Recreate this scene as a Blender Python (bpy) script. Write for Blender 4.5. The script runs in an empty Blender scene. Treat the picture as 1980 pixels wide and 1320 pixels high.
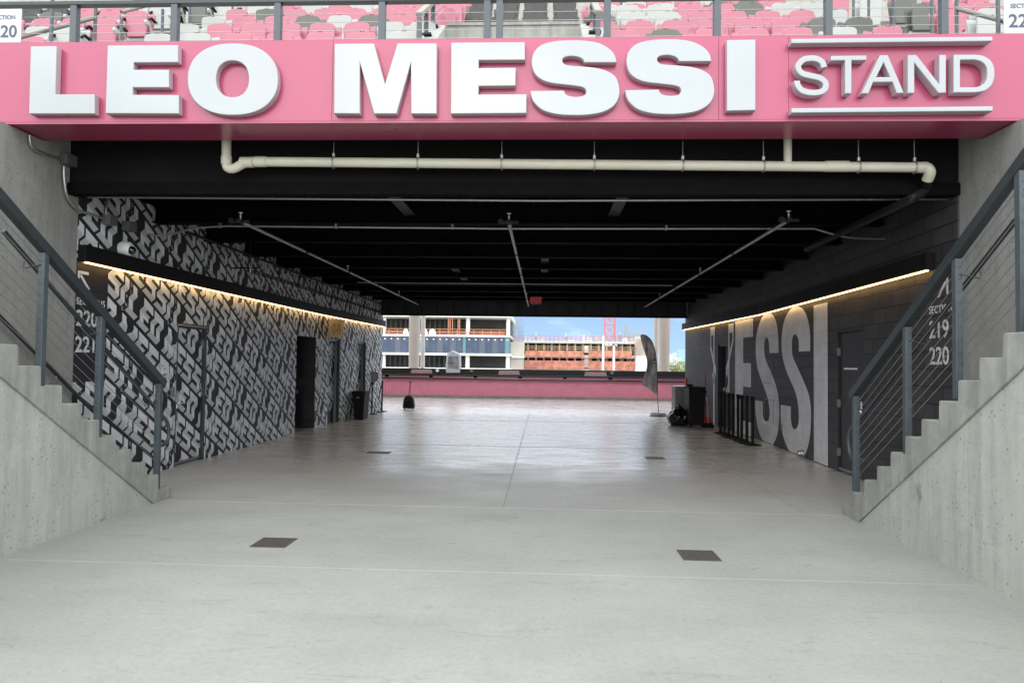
import bpy, bmesh, math, random
from mathutils import Vector, Matrix
random.seed(7)
R_ = math.radians
scene = bpy.context.scene
COL = scene.collection

# ------------------------------------------------------------------ camera
YAW, PITCH, ROLL = R_(2.6), R_(1.868), R_(.716)
FPX, CX, CY = 1316., 990., 660.
fw = Vector((-math.sin(YAW)*math.cos(PITCH), math.cos(YAW)*math.cos(PITCH), math.sin(PITCH)))
_r0 = Vector((math.cos(YAW), math.sin(YAW), 0)); _u0 = _r0.cross(fw)
rt = _r0*math.cos(ROLL)+_u0*math.sin(ROLL); up = rt.cross(fw)
CAM = Vector((0, 0, 1.6))
cd = bpy.data.cameras.new('camera'); cam = bpy.data.objects.new('camera', cd); COL.objects.link(cam)
cd.sensor_width = 36; cd.lens = 36*FPX/1980; cd.clip_start = .05; cd.clip_end = 9000
m = Matrix((rt, up, -fw)).transposed().to_4x4(); m.translation = CAM; cam.matrix_world = m
scene.camera = cam
# ------------------------------------------------------------------ light
SUN_EL, SUN_AZ = 40, 186     # azimuth: direction the light comes FROM, degrees clockwise from +Y
w = bpy.data.worlds.new('World'); scene.world = w; w.use_nodes = True
nt = w.node_tree; bg = nt.nodes['Background']
sky = nt.nodes.new('ShaderNodeTexSky'); sky.sky_type = 'NISHITA'; sky.sun_disc = False
sky.sun_elevation = R_(SUN_EL); sky.sun_rotation = R_(SUN_AZ); sky.air_density = 1.0; sky.dust_density = 2.4; sky.ozone_density = 1.2
tc = nt.nodes.new('ShaderNodeTexCoord'); mp = nt.nodes.new('ShaderNodeMapping'); mp.inputs['Scale'].default_value = (1, 1, 2.6)
nz = nt.nodes.new('ShaderNodeTexNoise'); nz.inputs['Scale'].default_value = 3.1; nz.inputs['Detail'].default_value = 8; nz.inputs['Roughness'].default_value = .58
cr = nt.nodes.new('ShaderNodeValToRGB'); cr.color_ramp.elements[0].position = .50; cr.color_ramp.elements[1].position = .74
cr.color_ramp.elements[0].color = (0, 0, 0, 1); cr.color_ramp.elements[1].color = (1, 1, 1, 1)
mx = nt.nodes.new('ShaderNodeMix'); mx.data_type = 'RGBA'; mx.inputs[7].default_value = (17, 17.6, 18, 1)
nt.links.new(tc.outputs['Generated'], mp.inputs[0]); nt.links.new(mp.outputs[0], nz.inputs['Vector'])

sxz = nt.nodes.new('ShaderNodeSeparateXYZ'); nt.links.new(tc.outputs['Generated'], sxz.inputs[0])
# broad bright cloud high up and behind the viewer, thinning toward the far horizon
mr = nt.nodes.new('ShaderNodeMapRange'); mr.interpolation_type = 'SMOOTHSTEP'; mr.inputs[1].default_value = .075; mr.inputs[2].default_value = .24; nt.links.new(sxz.outputs['Z'], mr.inputs[0])
mr2 = nt.nodes.new('ShaderNodeMapRange'); mr2.interpolation_type = 'SMOOTHSTEP'; mr2.inputs[1].default_value = -.1; mr2.inputs[2].default_value = -.6; nt.links.new(sxz.outputs['Y'], mr2.inputs[0])
ma = nt.nodes.new('ShaderNodeMath'); ma.operation = 'MAXIMUM'; nt.links.new(mr.outputs[0], ma.inputs[0]); nt.links.new(mr2.outputs[0], ma.inputs[1])
ad = nt.nodes.new('ShaderNodeMath'); ad.operation = 'MULTIPLY_ADD'; ad.inputs[1].default_value = .17; nt.links.new(ma.outputs[0], ad.inputs[0]); nt.links.new(nz.outputs['Fac'], ad.inputs[2]); nt.links.new(ad.outputs[0], cr.inputs[0])
mb_ = nt.nodes.new('ShaderNodeMath'); mb_.operation = 'MULTIPLY_ADD'; mb_.inputs[1].default_value = .8; mb_.inputs[2].default_value = .28; nt.links.new(ma.outputs[0], mb_.inputs[0])
mc_ = nt.nodes.new('ShaderNodeMath'); mc_.operation = 'MULTIPLY'; nt.links.new(mb_.outputs[0], mc_.inputs[0]); nt.links.new(cr.outputs[0], mc_.inputs[1])
nt.links.new(mc_.outputs[0], mx.inputs[0])
nt.links.new(sky.outputs[0], mx.inputs[6]); nt.links.new(mx.outputs[2], bg.inputs[0])
bg.inputs[1].default_value = .12
skm = nt.nodes.new('ShaderNodeMapping'); skm.inputs['Location'].default_value = (0, 0, .22); nt.links.new(tc.outputs['Generated'], skm.inputs[0]); nt.links.new(skm.outputs[0], sky.inputs[0])
sl = bpy.data.lights.new('sun', 'SUN'); so = bpy.data.objects.new('sun', sl); COL.objects.link(so)
sl.energy = .5; sl.angle = R_(80); sl.color = (1, .965, .91)
_sd = Vector((math.sin(R_(SUN_AZ))*math.cos(R_(SUN_EL)), math.cos(R_(SUN_AZ))*math.cos(R_(SUN_EL)), math.sin(R_(SUN_EL))))
so.rotation_euler = _sd.to_track_quat('Z', 'Y').to_euler(); so.location = (0, -10, 30)
vs = scene.view_settings; vs.view_transform = 'Standard'; vs.look = 'None'; vs.exposure = .85; vs.gamma = 1; vs.use_curve_mapping = False
scene.cycles.max_bounces = 8

# ------------------------------------------------------------------ measuring helpers: a photo pixel meets a real plane
def ray(x, y): return fw + rt*((x-CX)/FPX) - up*((y-CY)/FPX)
def atZ(x, y, z): d = ray(x, y); return CAM + d*((z-1.6)/d.z)
def atY(x, y, Y): d = ray(x, y); return CAM + d*(Y/d.y)
def atX(x, y, X): d = ray(x, y); return CAM + d*(X/d.x)
def _vd(p0, p1, x, y):
    n = Vector((p1[1]-p0[1], p0[0]-p1[0])); d = ray(x, y)
    return CAM + d*((n.x*p0[0]+n.y*p0[1])/(n.x*d.x+n.y*d.y))
LP = [(-5.46, 7.66), (-5.46, 16.1), (-5.18, 21.75)]
RP = [(4.45, 7.5), (4.78, 15.05), (4.5, 21.75)]
def _wx(P, Y):
    for a, b in zip(P, P[1:]):
        if Y <= b[1] or b is P[-1]: return a[0]+(b[0]-a[0])*(Y-a[1])/(b[1]-a[1])
def LX(Y): return _wx(LP, Y)
def RX(Y): return _wx(RP, Y)
def onL(x, y):
    a = _vd(LP[0], LP[1], x, y); return a if a.y < LP[1][1] else _vd(LP[1], LP[2], x, y)
def onR(x, y):
    a = _vd(RP[0], RP[1], x, y); return a if 0 < a.y < RP[1][1] else _vd(RP[1], RP[2], x, y)

# ------------------------------------------------------------------ materials
MATS = {}
def mat(name, col, rough=.6, metal=0, var=0, vscale=3., bump=0, bscale=40., spec=.5, emit=None, estr=0, col2=None, trans=0, coat=0, stretch=None):
    if name in MATS: return MATS[name]
    M = bpy.data.materials.new(name); M.use_nodes = True; t = M.node_tree; b = t.nodes['Principled BSDF']
    b.inputs['Base Color'].default_value = (*col, 1); b.inputs['Roughness'].default_value = rough; b.inputs['Metallic'].default_value = metal
    b.inputs['Specular IOR Level'].default_value = spec
    if trans: b.inputs['Transmission Weight'].default_value = trans
    if coat: b.inputs['Coat Weight'].default_value = coat; b.inputs['Coat Roughness'].default_value = .08
    if emit: b.inputs['Emission Color'].default_value = (*emit, 1); b.inputs['Emission Strength'].default_value = estr
    g = t.nodes.new('ShaderNodeNewGeometry'); src = g.outputs['Position']
    if stretch:
        mpn = t.nodes.new('ShaderNodeMapping'); mpn.inputs['Scale'].default_value = stretch; t.links.new(src, mpn.inputs[0]); src = mpn.outputs[0]
    if var or col2:
        n = t.nodes.new('ShaderNodeTexNoise'); n.inputs['Scale'].default_value = vscale; n.inputs['Detail'].default_value = 6; t.links.new(src, n.inputs['Vector'])
        r = t.nodes.new('ShaderNodeValToRGB'); r.color_ramp.elements[0].position = .34; r.color_ramp.elements[1].position = .66
        c2 = col2 or tuple(min(1, c*(1+var)) for c in col)
        c1 = col if col2 else tuple(c*(1-var) for c in col)
        r.color_ramp.elements[0].color = (*c1, 1); r.color_ramp.elements[1].color = (*c2, 1)
        t.links.new(n.outputs['Fac'], r.inputs[0]); t.links.new(r.outputs[0], b.inputs['Base Color'])
        rr = t.nodes.new('ShaderNodeMapRange'); rr.inputs[3].default_value = max(0, rough-.08); rr.inputs[4].default_value = min(1, rough+.08)
        t.links.new(n.outputs['Fac'], rr.inputs[0]); t.links.new(rr.outputs[0], b.inputs['Roughness'])
    if bump:
        n2 = t.nodes.new('ShaderNodeTexNoise'); n2.inputs['Scale'].default_value = bscale; n2.inputs['Detail'].default_value = 4; t.links.new(g.outputs['Position'], n2.inputs['Vector'])
        bp = t.nodes.new('ShaderNodeBump'); bp.inputs['Strength'].default_value = bump; bp.inputs['Distance'].default_value = .01
        t.links.new(n2.outputs['Fac'], bp.inputs['Height']); t.links.new(bp.outputs[0], b.inputs['Normal'])
    MATS[name] = M; return M

class NT:
    """small node-graph shorthand"""
    def __init__(s, name):
        s.M = bpy.data.materials.new(name); s.M.use_nodes = True; s.t = s.M.node_tree; s.b = s.t.nodes['Principled BSDF']
        s.g = s.t.nodes.new('ShaderNodeNewGeometry'); MATS[name] = s.M
    def n(s, typ, **kw):
        o = s.t.nodes.new('ShaderNode'+typ)
        for k, v in kw.items():
            if k[0]=='i' and k[1:].isdigit(): o.inputs[int(k[1:])].default_value = v
            else: setattr(o, k, v)
        return o
    def l(s, a, b): s.t.links.new(a, b)
    def mapped(s, scale=(1, 1, 1), loc=(0, 0, 0)):
        m_ = s.n('Mapping'); m_.inputs['Scale'].default_value = scale; m_.inputs['Location'].default_value = loc
        s.l(s.g.outputs['Position'], m_.inputs[0]); return m_.outputs[0]
    def noise(s, scale, detail=5, rough=.55, vec=None, dist=0):
        o = s.n('TexNoise'); o.inputs['Scale'].default_value = scale; o.inputs['Detail'].default_value = detail
        o.inputs['Roughness'].default_value = rough; o.inputs['Distortion'].default_value = dist
        s.l(vec or s.g.outputs['Position'], o.inputs['Vector']); return o.outputs['Fac']
    def ramp(s, f, stops):
        r = s.n('ValToRGB'); e = r.color_ramp.elements
        while len(e) < len(stops): e.new(.5)
        for q, (p, c) in zip(e, stops):
            q.position = p; q.color = (*c, 1) if isinstance(c, tuple) else (c, c, c, 1)
        s.l(f, r.inputs[0]); return r.outputs[0]
    def mix(s, f, a, b, mode='MIX'):
        o = s.n('Mix', data_type='RGBA', blend_type=mode)
        for k, v in ((0, f), (6, a), (7, b)):
            if hasattr(v, 'links'): s.l(v, o.inputs[k])
            elif isinstance(v, tuple): o.inputs[k].default_value = (*v, 1)
            else: o.inputs[k].default_value = v
        return o.outputs[2]
    def bump(s, h, strength, dist=.01, nrm=None):
        o = s.n('Bump'); o.inputs['Strength'].default_value = strength; o.inputs['Distance'].default_value = dist
        s.l(h, o.inputs['Height']); 
        if nrm: s.l(nrm, o.inputs['Normal'])
        s.l(o.outputs[0], s.b.inputs['Normal']); return o.outputs[0]

def concrete(name, base, dark, streak=.5, holes=True, rough=.82, stain=.0, fine=1., stains=()):
    q = NT(name)
    n1 = q.noise(1.1, 6, .6); n2 = q.noise(9, 6, .62)
    n3 = q.noise(2.2, 5, .6, q.mapped((2.6, 2.6, .22)))
    c = q.mix(q.ramp(n1, [(.3, 0.), (.72, 1.)]), dark, base)
    c = q.mix(.35, c, q.ramp(n2, [(.3, dark), (.7, tuple(min(1, v*1.12) for v in base))]))
    c = q.mix(q.ramp(n3, [(.42, 0.), (.7, streak)]), c, tuple(v*.62 for v in dark))
    if holes:
        v = q.n('TexVoronoi', feature='F1'); v.inputs['Scale'].default_value = 21; q.l(q.mapped((1, 1, .9)), v.inputs['Vector'])
        h = q.ramp(v.outputs['Distance'], [(.11, 1.), (.20, 0.)])
        hm = q.ramp(q.noise(3.0, 3), [(.40, 0.), (.52, 1.)])
        hh = q.mix(1., h, hm, 'MULTIPLY'); c = q.mix(hh, c, tuple(v*.3 for v in dark))
    n6 = q.noise(1.4, 8, .75, q.mapped((6, 6, .5), (3, 1, 0))); c = q.mix(q.ramp(n6, [(.49, 0.), (.68, .7)]), c, tuple(v*.7 for v in dark))
    n7 = q.noise(3.4, 7, .72); c = q.mix(q.ramp(n7, [(.55, 0.), (.75, .5)]), c, tuple(min(1, v*1.22) for v in base))
    for P_, S_ in stains:
        vd = q.n('VectorMath', operation='DISTANCE'); mpn = q.mapped(S_, tuple(-a*b for a, b in zip(P_, S_))); q.l(mpn, vd.inputs[0])
        ad_ = q.n('Math', operation='MULTIPLY_ADD'); ad_.inputs[1].default_value = 1.6; q.l(q.noise(9, 6, .7, q.mapped((1, 1.4, .6))), ad_.inputs[0]); q.l(vd.outputs['Value'], ad_.inputs[2])
        c = q.mix(q.ramp(ad_.outputs[0], [(.0, .85), (.62, .7), (1., 0.)] if False else [(.75, .75), (1.35, 0.)]), c, tuple(v*.28 for v in dark))
    f = q.noise(120*fine, 3, .7); c = q.mix(.22, c, q.ramp(f, [(.3, tuple(v*.6 for v in dark)), (.7, tuple(min(1, v*1.25) for v in base))]))
    q.l(c, q.b.inputs['Base Color']); q.b.inputs['Roughness'].default_value = rough
    q.bump(f, .25, .004); return q.M

def block_paint(name, col, mortar=None, rough=.55, bstr=.5, var=.18):
    """painted concrete blocks: courses of 0.2 m, 0.4 m long, along Y and Z"""
    q = NT(name)
    sx = q.n('SeparateXYZ'); q.l(q.g.outputs['Position'], sx.inputs[0])
    cb = q.n('CombineXYZ'); q.l(sx.outputs['Y'], cb.inputs[0]); q.l(sx.outputs['Z'], cb.inputs[1])
    br = q.n('TexBrick'); br.inputs['Scale'].default_value = 1; br.inputs['Brick Width'].default_value = .4; br.inputs['Row Height'].default_value = .2
    br.inputs['Mortar Size'].default_value = .009; br.inputs['Mortar Smooth'].default_value = .3; br.offset = .5
    br.inputs['Color1'].default_value = (*[c*(1-var) for c in col], 1); br.inputs['Color2'].default_value = (*[c*(1+var) for c in col], 1)
    br.inputs['Mortar'].default_value = (*(mortar or [c*.45 for c in col]), 1)
    q.l(cb.outputs[0], br.inputs['Vector'])
    n = q.noise(2.5, 5); c = q.mix(.5, br.outputs['Color'], q.ramp(n, [(.3, .55), (.7, 1.)]), 'MULTIPLY')
    n2 = q.noise(60, 3, .7)
    q.l(c, q.b.inputs['Base Color']); q.b.inputs['Roughness'].default_value = rough
    b1 = q.n('Bump', invert=True); b1.inputs['Strength'].default_value = bstr; b1.inputs['Distance'].default_value = .006; q.l(br.outputs['Fac'], b1.inputs['Height'])
    q.bump(n2, .35, .004, b1.outputs[0]); return q.M

# floor slab: bare broom finish outside, sealed coating inside; tunnel colour lightened to stand in for light, blended irregularly at the mouth
def floor_mat(name):
    q = NT(name)
    sp_ = q.n('SeparateXYZ'); q.l(q.g.outputs['Position'], sp_.inputs[0])
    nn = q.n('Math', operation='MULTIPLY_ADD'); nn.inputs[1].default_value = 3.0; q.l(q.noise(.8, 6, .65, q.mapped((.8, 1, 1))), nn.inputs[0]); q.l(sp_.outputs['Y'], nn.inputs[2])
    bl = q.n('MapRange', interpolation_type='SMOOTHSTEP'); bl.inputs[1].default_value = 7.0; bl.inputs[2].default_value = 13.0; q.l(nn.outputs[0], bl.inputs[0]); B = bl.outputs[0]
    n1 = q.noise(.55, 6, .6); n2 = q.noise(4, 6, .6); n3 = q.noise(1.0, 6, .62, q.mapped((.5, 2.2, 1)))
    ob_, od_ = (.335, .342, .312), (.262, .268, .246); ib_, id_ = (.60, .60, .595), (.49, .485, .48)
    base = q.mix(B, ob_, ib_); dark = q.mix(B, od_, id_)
    c = q.mix(q.ramp(n1, [(.3, 0.), (.7, 1.)]), dark, base)
    def mul(c, mask, v): return q.mix(mask, c, q.mix(1., c, (v, v, v*.985), 'MULTIPLY'))
    c = mul(c, q.ramp(n3, [(.5, 0.), (.75, .6)]), .84)
    c = mul(c, q.ramp(q.noise(28, 5, .7), [(.46, 0.), (.68, .8)]), .84); c = mul(c, q.ramp(q.noise(13, 6, .7), [(.56, 0.), (.72, 1.)]), 1.10)
    c = mul(c, q.ramp(q.noise(170, 3, .75), [(.4, 0.), (.65, 1.)]), .86)
    for sc_, lo, hi, mk, dk in ((3.3, .03, .075, .55, .62), (11, .05, .10, .57, .5), (1.3, .02, .06, .5, .75)):
        v = q.n('TexVoronoi', feature='F1'); v.inputs['Scale'].default_value = sc_; q.l(q.mapped((1, 1, 1), (sc_, 0, 0)), v.inputs['Vector'])
        sp = q.mix(1., q.ramp(v.outputs['Distance'], [(lo, 1.), (hi, 0.)]), q.ramp(q.noise(.9*sc_/3, 2, .5, q.mapped((1, 1, 1), (sc_*3, 1, 0))), [(mk-.03, 0.), (mk+.03, .9)]), 'MULTIPLY')
        c = mul(c, sp, dk)
    c = mul(c, q.ramp(q.noise(2.2, 8, .7, q.mapped((.7, 3.5, 1)), 1.2), [(.605, 0.), (.635, .8), (.665, 0.)]), .72)
    c = mul(c, q.ramp(q.noise(1.1, 9, .72, q.mapped((1.3, .9, 1), (5, 2, 0)), 2.0), [(.497, 0.), (.5, .55), (.503, 0.)]), .6)
    q.l(c, q.b.inputs['Base Color']); q.b.inputs['Specular IOR Level'].default_value = .55
    rr = q.n('MapRange'); rr.inputs[3].default_value = .18; rr.inputs[4].default_value = .36
    q.l(q.noise(1.6, 7, .68, q.mapped((.7, 2.0, 1))), rr.inputs[0]); rr.inputs[1].default_value = .3; rr.inputs[2].default_value = .7
    rm = q.n('Mix', data_type='FLOAT'); q.l(B, rm.inputs[0]); rm.inputs[2].default_value = .72; q.l(rr.outputs[0], rm.inputs[3]); q.l(rm.outputs[0], q.b.inputs['Roughness'])
    q.bump(n2, .12, .01); return q.M

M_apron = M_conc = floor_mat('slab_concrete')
M_wallc = concrete('cast_concrete_pale', (.435, .442, .40), (.325, .333, .30), .46, stains=(((3.3, 6.18, .50), (3.2, 3.2, 2.4)), ((-4.3, 6.55, .02), (2.5, 2.0, 9.))))
M_stair = concrete('stair_concrete', (.40, .405, .37), (.175, .18, .162), .6, holes=False)
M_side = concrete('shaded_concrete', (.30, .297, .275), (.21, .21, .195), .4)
M_terr = concrete('terrace_concrete', (.40, .39, .35), (.26, .26, .235), .3, holes=False)
M_parc = concrete('parapet_concrete', (.33, .335, .30), (.17, .18, .16), .6)
M_joint = mat('joint_sealant', (.335, .34, .32), .8)
M_jdark = mat('saw_cut', (.27, .265, .255), .9)
M_pink = mat('pink_paint', (.345, .052, .116), .30, bump=.06, bscale=1.2, var=.03, vscale=.7, coat=.12)
M_letter = mat('white_acrylic', (.305, .33, .345), .14, var=.03, vscale=1.6, coat=.5, bump=.08, bscale=2.)
M_return = mat('letter_return', (.40, .345, .36), .5)
M_steel = mat('blue_grey_steel', (.062, .076, .085), .45, metal=.15, var=.08, vscale=6)
M_steeld = mat('dark_grey_steel', (.035, .042, .045), .4, metal=.2, var=.1, vscale=6)
M_cable = mat('steel_cable', (.36, .36, .35), .35, metal=.9)
M_galv = mat('galvanised_steel', (.42, .42, .40), .38, metal=.85, var=.1, vscale=20)
M_box = mat('zinc_box', (.16, .165, .165), .5, metal=.5)
M_pvc = mat('cream_pvc', (.56, .55, .44), .4, var=.05)
M_blackp = mat('black_pipe_paint', (.010, .010, .011), .6, spec=.25)
M_ceil = mat('black_ceiling', (.0025, .0025, .0025), .95, spec=.05, var=.3, vscale=5)
M_beam = mat('black_beam', (.004, .004, .0043), .8, spec=.06, var=.25, vscale=8)
M_plate = mat('grey_plate', (.020, .020, .023), .6)
M_lblack = block_paint('black_blocks_left', (.020, .020, .023), (.010, .010, .011), .6, .5)
M_rblack = block_paint('black_blocks_right', (.046, .045, .047), (.009, .009, .009), .6, 1., .22)
M_ml = block_paint('mural_light_grey', (.79, .81, .83), (.75, .77, .79), .5, .13, .02)
M_mm = block_paint('mural_mid_grey', (.56, .60, .595), (.53, .57, .565), .5, .13, .02)
M_mw = block_paint('mural_white', (.50, .515, .53), (.40, .41, .42), .5, .5, .02)
M_sign = mat('white_lettering', (.62, .62, .63), .5)
M_led = mat('warm_led', (1, .8, .5), .5, emit=(1., .58, .21), estr=4.6)
M_black = mat('black_plastic', (.007, .007, .0075), .55, spec=.15)
M_blackm = mat('black_matte', (.008, .008, .008), .8, spec=.2)
M_door = mat('charcoal_door', (.026, .0255, .026), .5, spec=.3, var=.08, vscale=9)
M_bronze = mat('bronze_panel', (.50, .36, .19), .4, metal=.1, var=.05)
M_gry = mat('mid_grey_metal', (.20, .20, .205), .45, metal=.4)
M_lgry = mat('pale_grey_panel', (.55, .55, .54), .5)
M_red = mat('red_plastic', (.42, .012, .03), .4)
M_exit = mat('exit_red', (.55, .01, .02), .5, emit=(1, .02, .03), estr=.08)
M_exitb = mat('exit_housing', (.10, .12, .11), .5)
M_chrome = mat('chrome', (.75, .75, .74), .14, metal=1)
M_whitep = mat('white_plastic', (.72, .72, .70), .4)
M_wood = mat('orange_timber', (.55, .26, .10), .6)
M_corr = mat('pink_cladding', (.82, .30, .40), .55, var=.05)
M_kerb = concrete('kerb_concrete', (.40, .34, .29), (.26, .22, .19), .5, holes=False)
M_grate = mat('iron_grate', (.12, .11, .10), .55, metal=.5)

# ------------------------------------------------------------------ object helpers
ORIG = {}
def tag(o, label=None, cat=None, group=None, kind=None):
    if label: o['label'] = label
    if cat: o['category'] = cat
    if group: o['group'] = group
    if kind: o['kind'] = kind
    return o
def thing(name, loc, label, cat, group=None):
    o = bpy.data.objects.new(name, None); COL.objects.link(o); o.location = loc; ORIG[o.name] = Vector(loc); o.empty_display_size = .1
    return tag(o, label, cat, group)
class MB:
    def __init__(s): s.v = []; s.f = []; s.mi = []; s.cur = 0; s.sm = False; s.smooth = []
    def add(s, vs_, fs, sm=False):
        k = len(s.v); s.v += [Vector(p) for p in vs_]
        for f in fs: s.f.append([i+k for i in f]); s.mi.append(s.cur); s.smooth.append(sm)
    def box(s, a, b):
        x0, x1 = sorted((a[0], b[0])); y0, y1 = sorted((a[1], b[1])); z0, z1 = sorted((a[2], b[2]))
        s.add([(x0, y0, z0), (x1, y0, z0), (x1, y1, z0), (x0, y1, z0), (x0, y0, z1), (x1, y0, z1), (x1, y1, z1), (x0, y1, z1)],
              [(3, 2, 1, 0), (4, 5, 6, 7), (0, 1, 5, 4), (1, 2, 6, 5), (2, 3, 7, 6), (3, 0, 4, 7)]); return s
    def hexa(s, p):  # 8 corner points in box order
        s.add(p, [(3, 2, 1, 0), (4, 5, 6, 7), (0, 1, 5, 4), (1, 2, 6, 5), (2, 3, 7, 6), (3, 0, 4, 7)]); return s
    def bar(s, p, q, w, h, upv=(0, 0, 1)):
        p = Vector(p); q = Vector(q); d = (q-p).normalized(); u = Vector(upv)
        sd = d.cross(u); 
        if sd.length < 1e-4: sd = d.cross(Vector((1, 0, 0)))
        sd.normalize(); u = sd.cross(d)
        c = [-sd*w/2-u*h/2, sd*w/2-u*h/2, sd*w/2+u*h/2, -sd*w/2+u*h/2]
        s.add([p+k for k in c]+[q+k for k in c], [(3, 2, 1, 0), (4, 5, 6, 7), (0, 1, 5, 4), (1, 2, 6, 5), (2, 3, 7, 6), (3, 0, 4, 7)]); return s
    def tube(s, path, r, n=10, caps=True):
        P = [Vector(p) for p in path]; rs = r if isinstance(r, (list, tuple)) else [r]*len(P); vs_ = []
        prev = None
        for i, p in enumerate(P):
            d = (P[min(i+1, len(P)-1)]-P[max(i-1, 0)]).normalized()
            a = Vector((0, 0, 1)) if prev is None else prev
            a = a - d*a.dot(d)
            if a.length < 1e-3: a = Vector((1, 0, 0)) - d*d.x
            a.normalize(); prev = a; b = d.cross(a)
            vs_ += [p+a*rs[i]*math.cos(2*math.pi*k/n)+b*rs[i]*math.sin(2*math.pi*k/n) for k in range(n)]
        fs = [(i*n+k, i*n+(k+1) % n, (i+1)*n+(k+1) % n, (i+1)*n+k) for i in range(len(P)-1) for k in range(n)]
        s.add(vs_, fs, True)
        if caps: s.add(vs_[:n], [tuple(range(n))[::-1]]); s.add(vs_[-n:], [tuple(range(n))])
        return s
    def lathe(s, prof, c, n=20, ax=(0, 0, 1)):
        ax = Vector(ax).normalized(); a = ax.orthogonal().normalized(); b = ax.cross(a); c = Vector(c)
        vs_ = [c+ax*z+(a*math.cos(2*math.pi*k/n)+b*math.sin(2*math.pi*k/n))*max(r, 1e-4) for r, z in prof for k in range(n)]
        s.add(vs_, [(i*n+k, i*n+(k+1) % n, (i+1)*n+(k+1) % n, (i+1)*n+k) for i in range(len(prof)-1) for k in range(n)], True)
        s.add(vs_[:n], [tuple(range(n))[::-1]]); s.add(vs_[-n:], [tuple(range(n))]); return s
    def prism(s, pts, d):
        """closed 3-D outline extruded by vector d"""
        n = len(pts); d = Vector(d); P = [Vector(p) for p in pts]
        s.add(P+[p+d for p in P], [tuple(range(n))[::-1], tuple(range(n, 2*n))]+[(i, (i+1) % n, n+(i+1) % n, n+i) for i in range(n)]); return s
    def build(s, name, mats, parent=None, bevel=0, kind=None):
        me = bpy.data.meshes.new(name)
        off = Vector((0, 0, 0)) if parent is None else ORIG[parent.name]
        me.from_pydata([v-off for v in s.v], [], s.f)
        if not isinstance(mats, (list, tuple)): mats = [mats]
        for m_ in mats: me.materials.append(m_)
        me.polygons.foreach_set('material_index', s.mi); me.polygons.foreach_set('use_smooth', s.smooth)
        me.update()
        bm = bmesh.new(); bm.from_mesh(me); bmesh.ops.recalc_face_normals(bm, faces=bm.faces); bm.to_mesh(me); bm.free()
        o = bpy.data.objects.new(name, me); COL.objects.link(o)
        if parent: o.parent = parent
        ORIG[o.name] = off.copy()
        if bevel:
            b = o.modifiers.new('bevel', 'BEVEL'); b.width = bevel; b.segments = 2; b.limit_method = 'ANGLE'; b.angle_limit = R_(40)
            b.harden_normals = False
        if kind: o['kind'] = kind
        return o
def box(name, a, b, m_, parent=None, bevel=0, kind=None): return MB().box(a, b).build(name, m_, parent, bevel, kind)
def solo(o, label, cat, group=None): return tag(o, label, cat, group)
def arc(c, r, a0, a1, u, v, n=8):
    c = Vector(c); u = Vector(u); v = Vector(v)
    return [c+u*r*math.cos(R_(a0+(a1-a0)*i/n))+v*r*math.sin(R_(a0+(a1-a0)*i/n)) for i in range(n+1)]
def smooth_path(P, n=6, closed=False):
    P = [Vector(p) for p in P]; out = []; N = len(P); rng = range(N if closed else N-1)
    for i in rng:
        p0 = P[(i-1) % N] if closed or i > 0 else P[0]; p1 = P[i]; p2 = P[(i+1) % N]; p3 = P[(i+2) % N] if closed or i+2 < N else P[-1]
        for k in range(n):
            t = k/n; out.append(.5*((2*p1)+(p2-p0)*t+(2*p0-5*p1+4*p2-p3)*t*t+(3*p1-p0-3*p2+p3)*t**3))
    if not closed: out.append(P[-1])
    return out
def _eval(ob):
    COL.objects.link(ob); bpy.context.view_layer.update(); dg = bpy.context.evaluated_depsgraph_get()
    me = bpy.data.meshes.new_from_object(ob.evaluated_get(dg)); d = ob.data
    bpy.data.objects.remove(ob); bpy.data.curves.remove(d); return me
def outline_mesh(loops, depth, bevel=0):
    """2-D loops (x,y) -> solid of given depth, z from 0 to depth"""
    cu = bpy.data.curves.new('outline', 'CURVE'); cu.dimensions = '2D'; cu.fill_mode = 'BOTH'; cu.extrude = max(depth/2-bevel, 0); cu.bevel_depth = bevel; cu.bevel_resolution = 1; cu.offset = -bevel
    for L in loops:
        sp = cu.splines.new('POLY'); sp.points.add(len(L)-1); sp.use_cyclic_u = True
        for p, q in zip(sp.points, L): p.co = (q[0], q[1], 0, 1)
    me = _eval(bpy.data.objects.new('outline', cu))
    for v in me.vertices: v.co.z += depth/2
    return me
def text_mesh(txt, size, depth=0, fat=0, align='LEFT', space=1):
    cu = bpy.data.curves.new('txt', 'FONT'); cu.body = txt; cu.size = size; cu.extrude = depth/2; cu.offset = fat; cu.align_x = align; cu.space_character = space; cu.resolution_u = 4
    me = _eval(bpy.data.objects.new('txt', cu))
    for v in me.vertices: v.co.z += depth/2
    return me
def put(me, name, m_, O, ux, uy, parent=None, xf=None, face2=None):
    """map a flat mesh into the world: O + x*ux + y*uy + z*(ux x uy)"""
    O = Vector(O); ux = Vector(ux); uy = Vector(uy); un = ux.cross(uy).normalized()
    off = ORIG[parent.name] if parent else Vector((0, 0, 0))
    for v in me.vertices:
        x, y, z = v.co
        v.co = (xf(x, y, z) if xf else O+ux*x+uy*y+un*z)-off
    me.materials.clear()
    for q in (m_ if isinstance(m_, (list, tuple)) else [m_]): me.materials.append(q)
    me.name = name; me.update()
    bm = bmesh.new(); bm.from_mesh(me); bmesh.ops.remove_doubles(bm, verts=bm.verts, dist=1e-5); bmesh.ops.recalc_face_normals(bm, faces=bm.faces)
    if face2:
        for f in bm.faces: f.material_index = 0 if f.normal.dot(Vector(face2)) > .9 else 1
    bm.to_mesh(me); bm.free()
    for p in me.polygons: p.use_smooth = False
    o = bpy.data.objects.new(name, me); COL.objects.link(o)
    if parent: o.parent = parent
    ORIG[o.name] = off.copy(); return o

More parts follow.
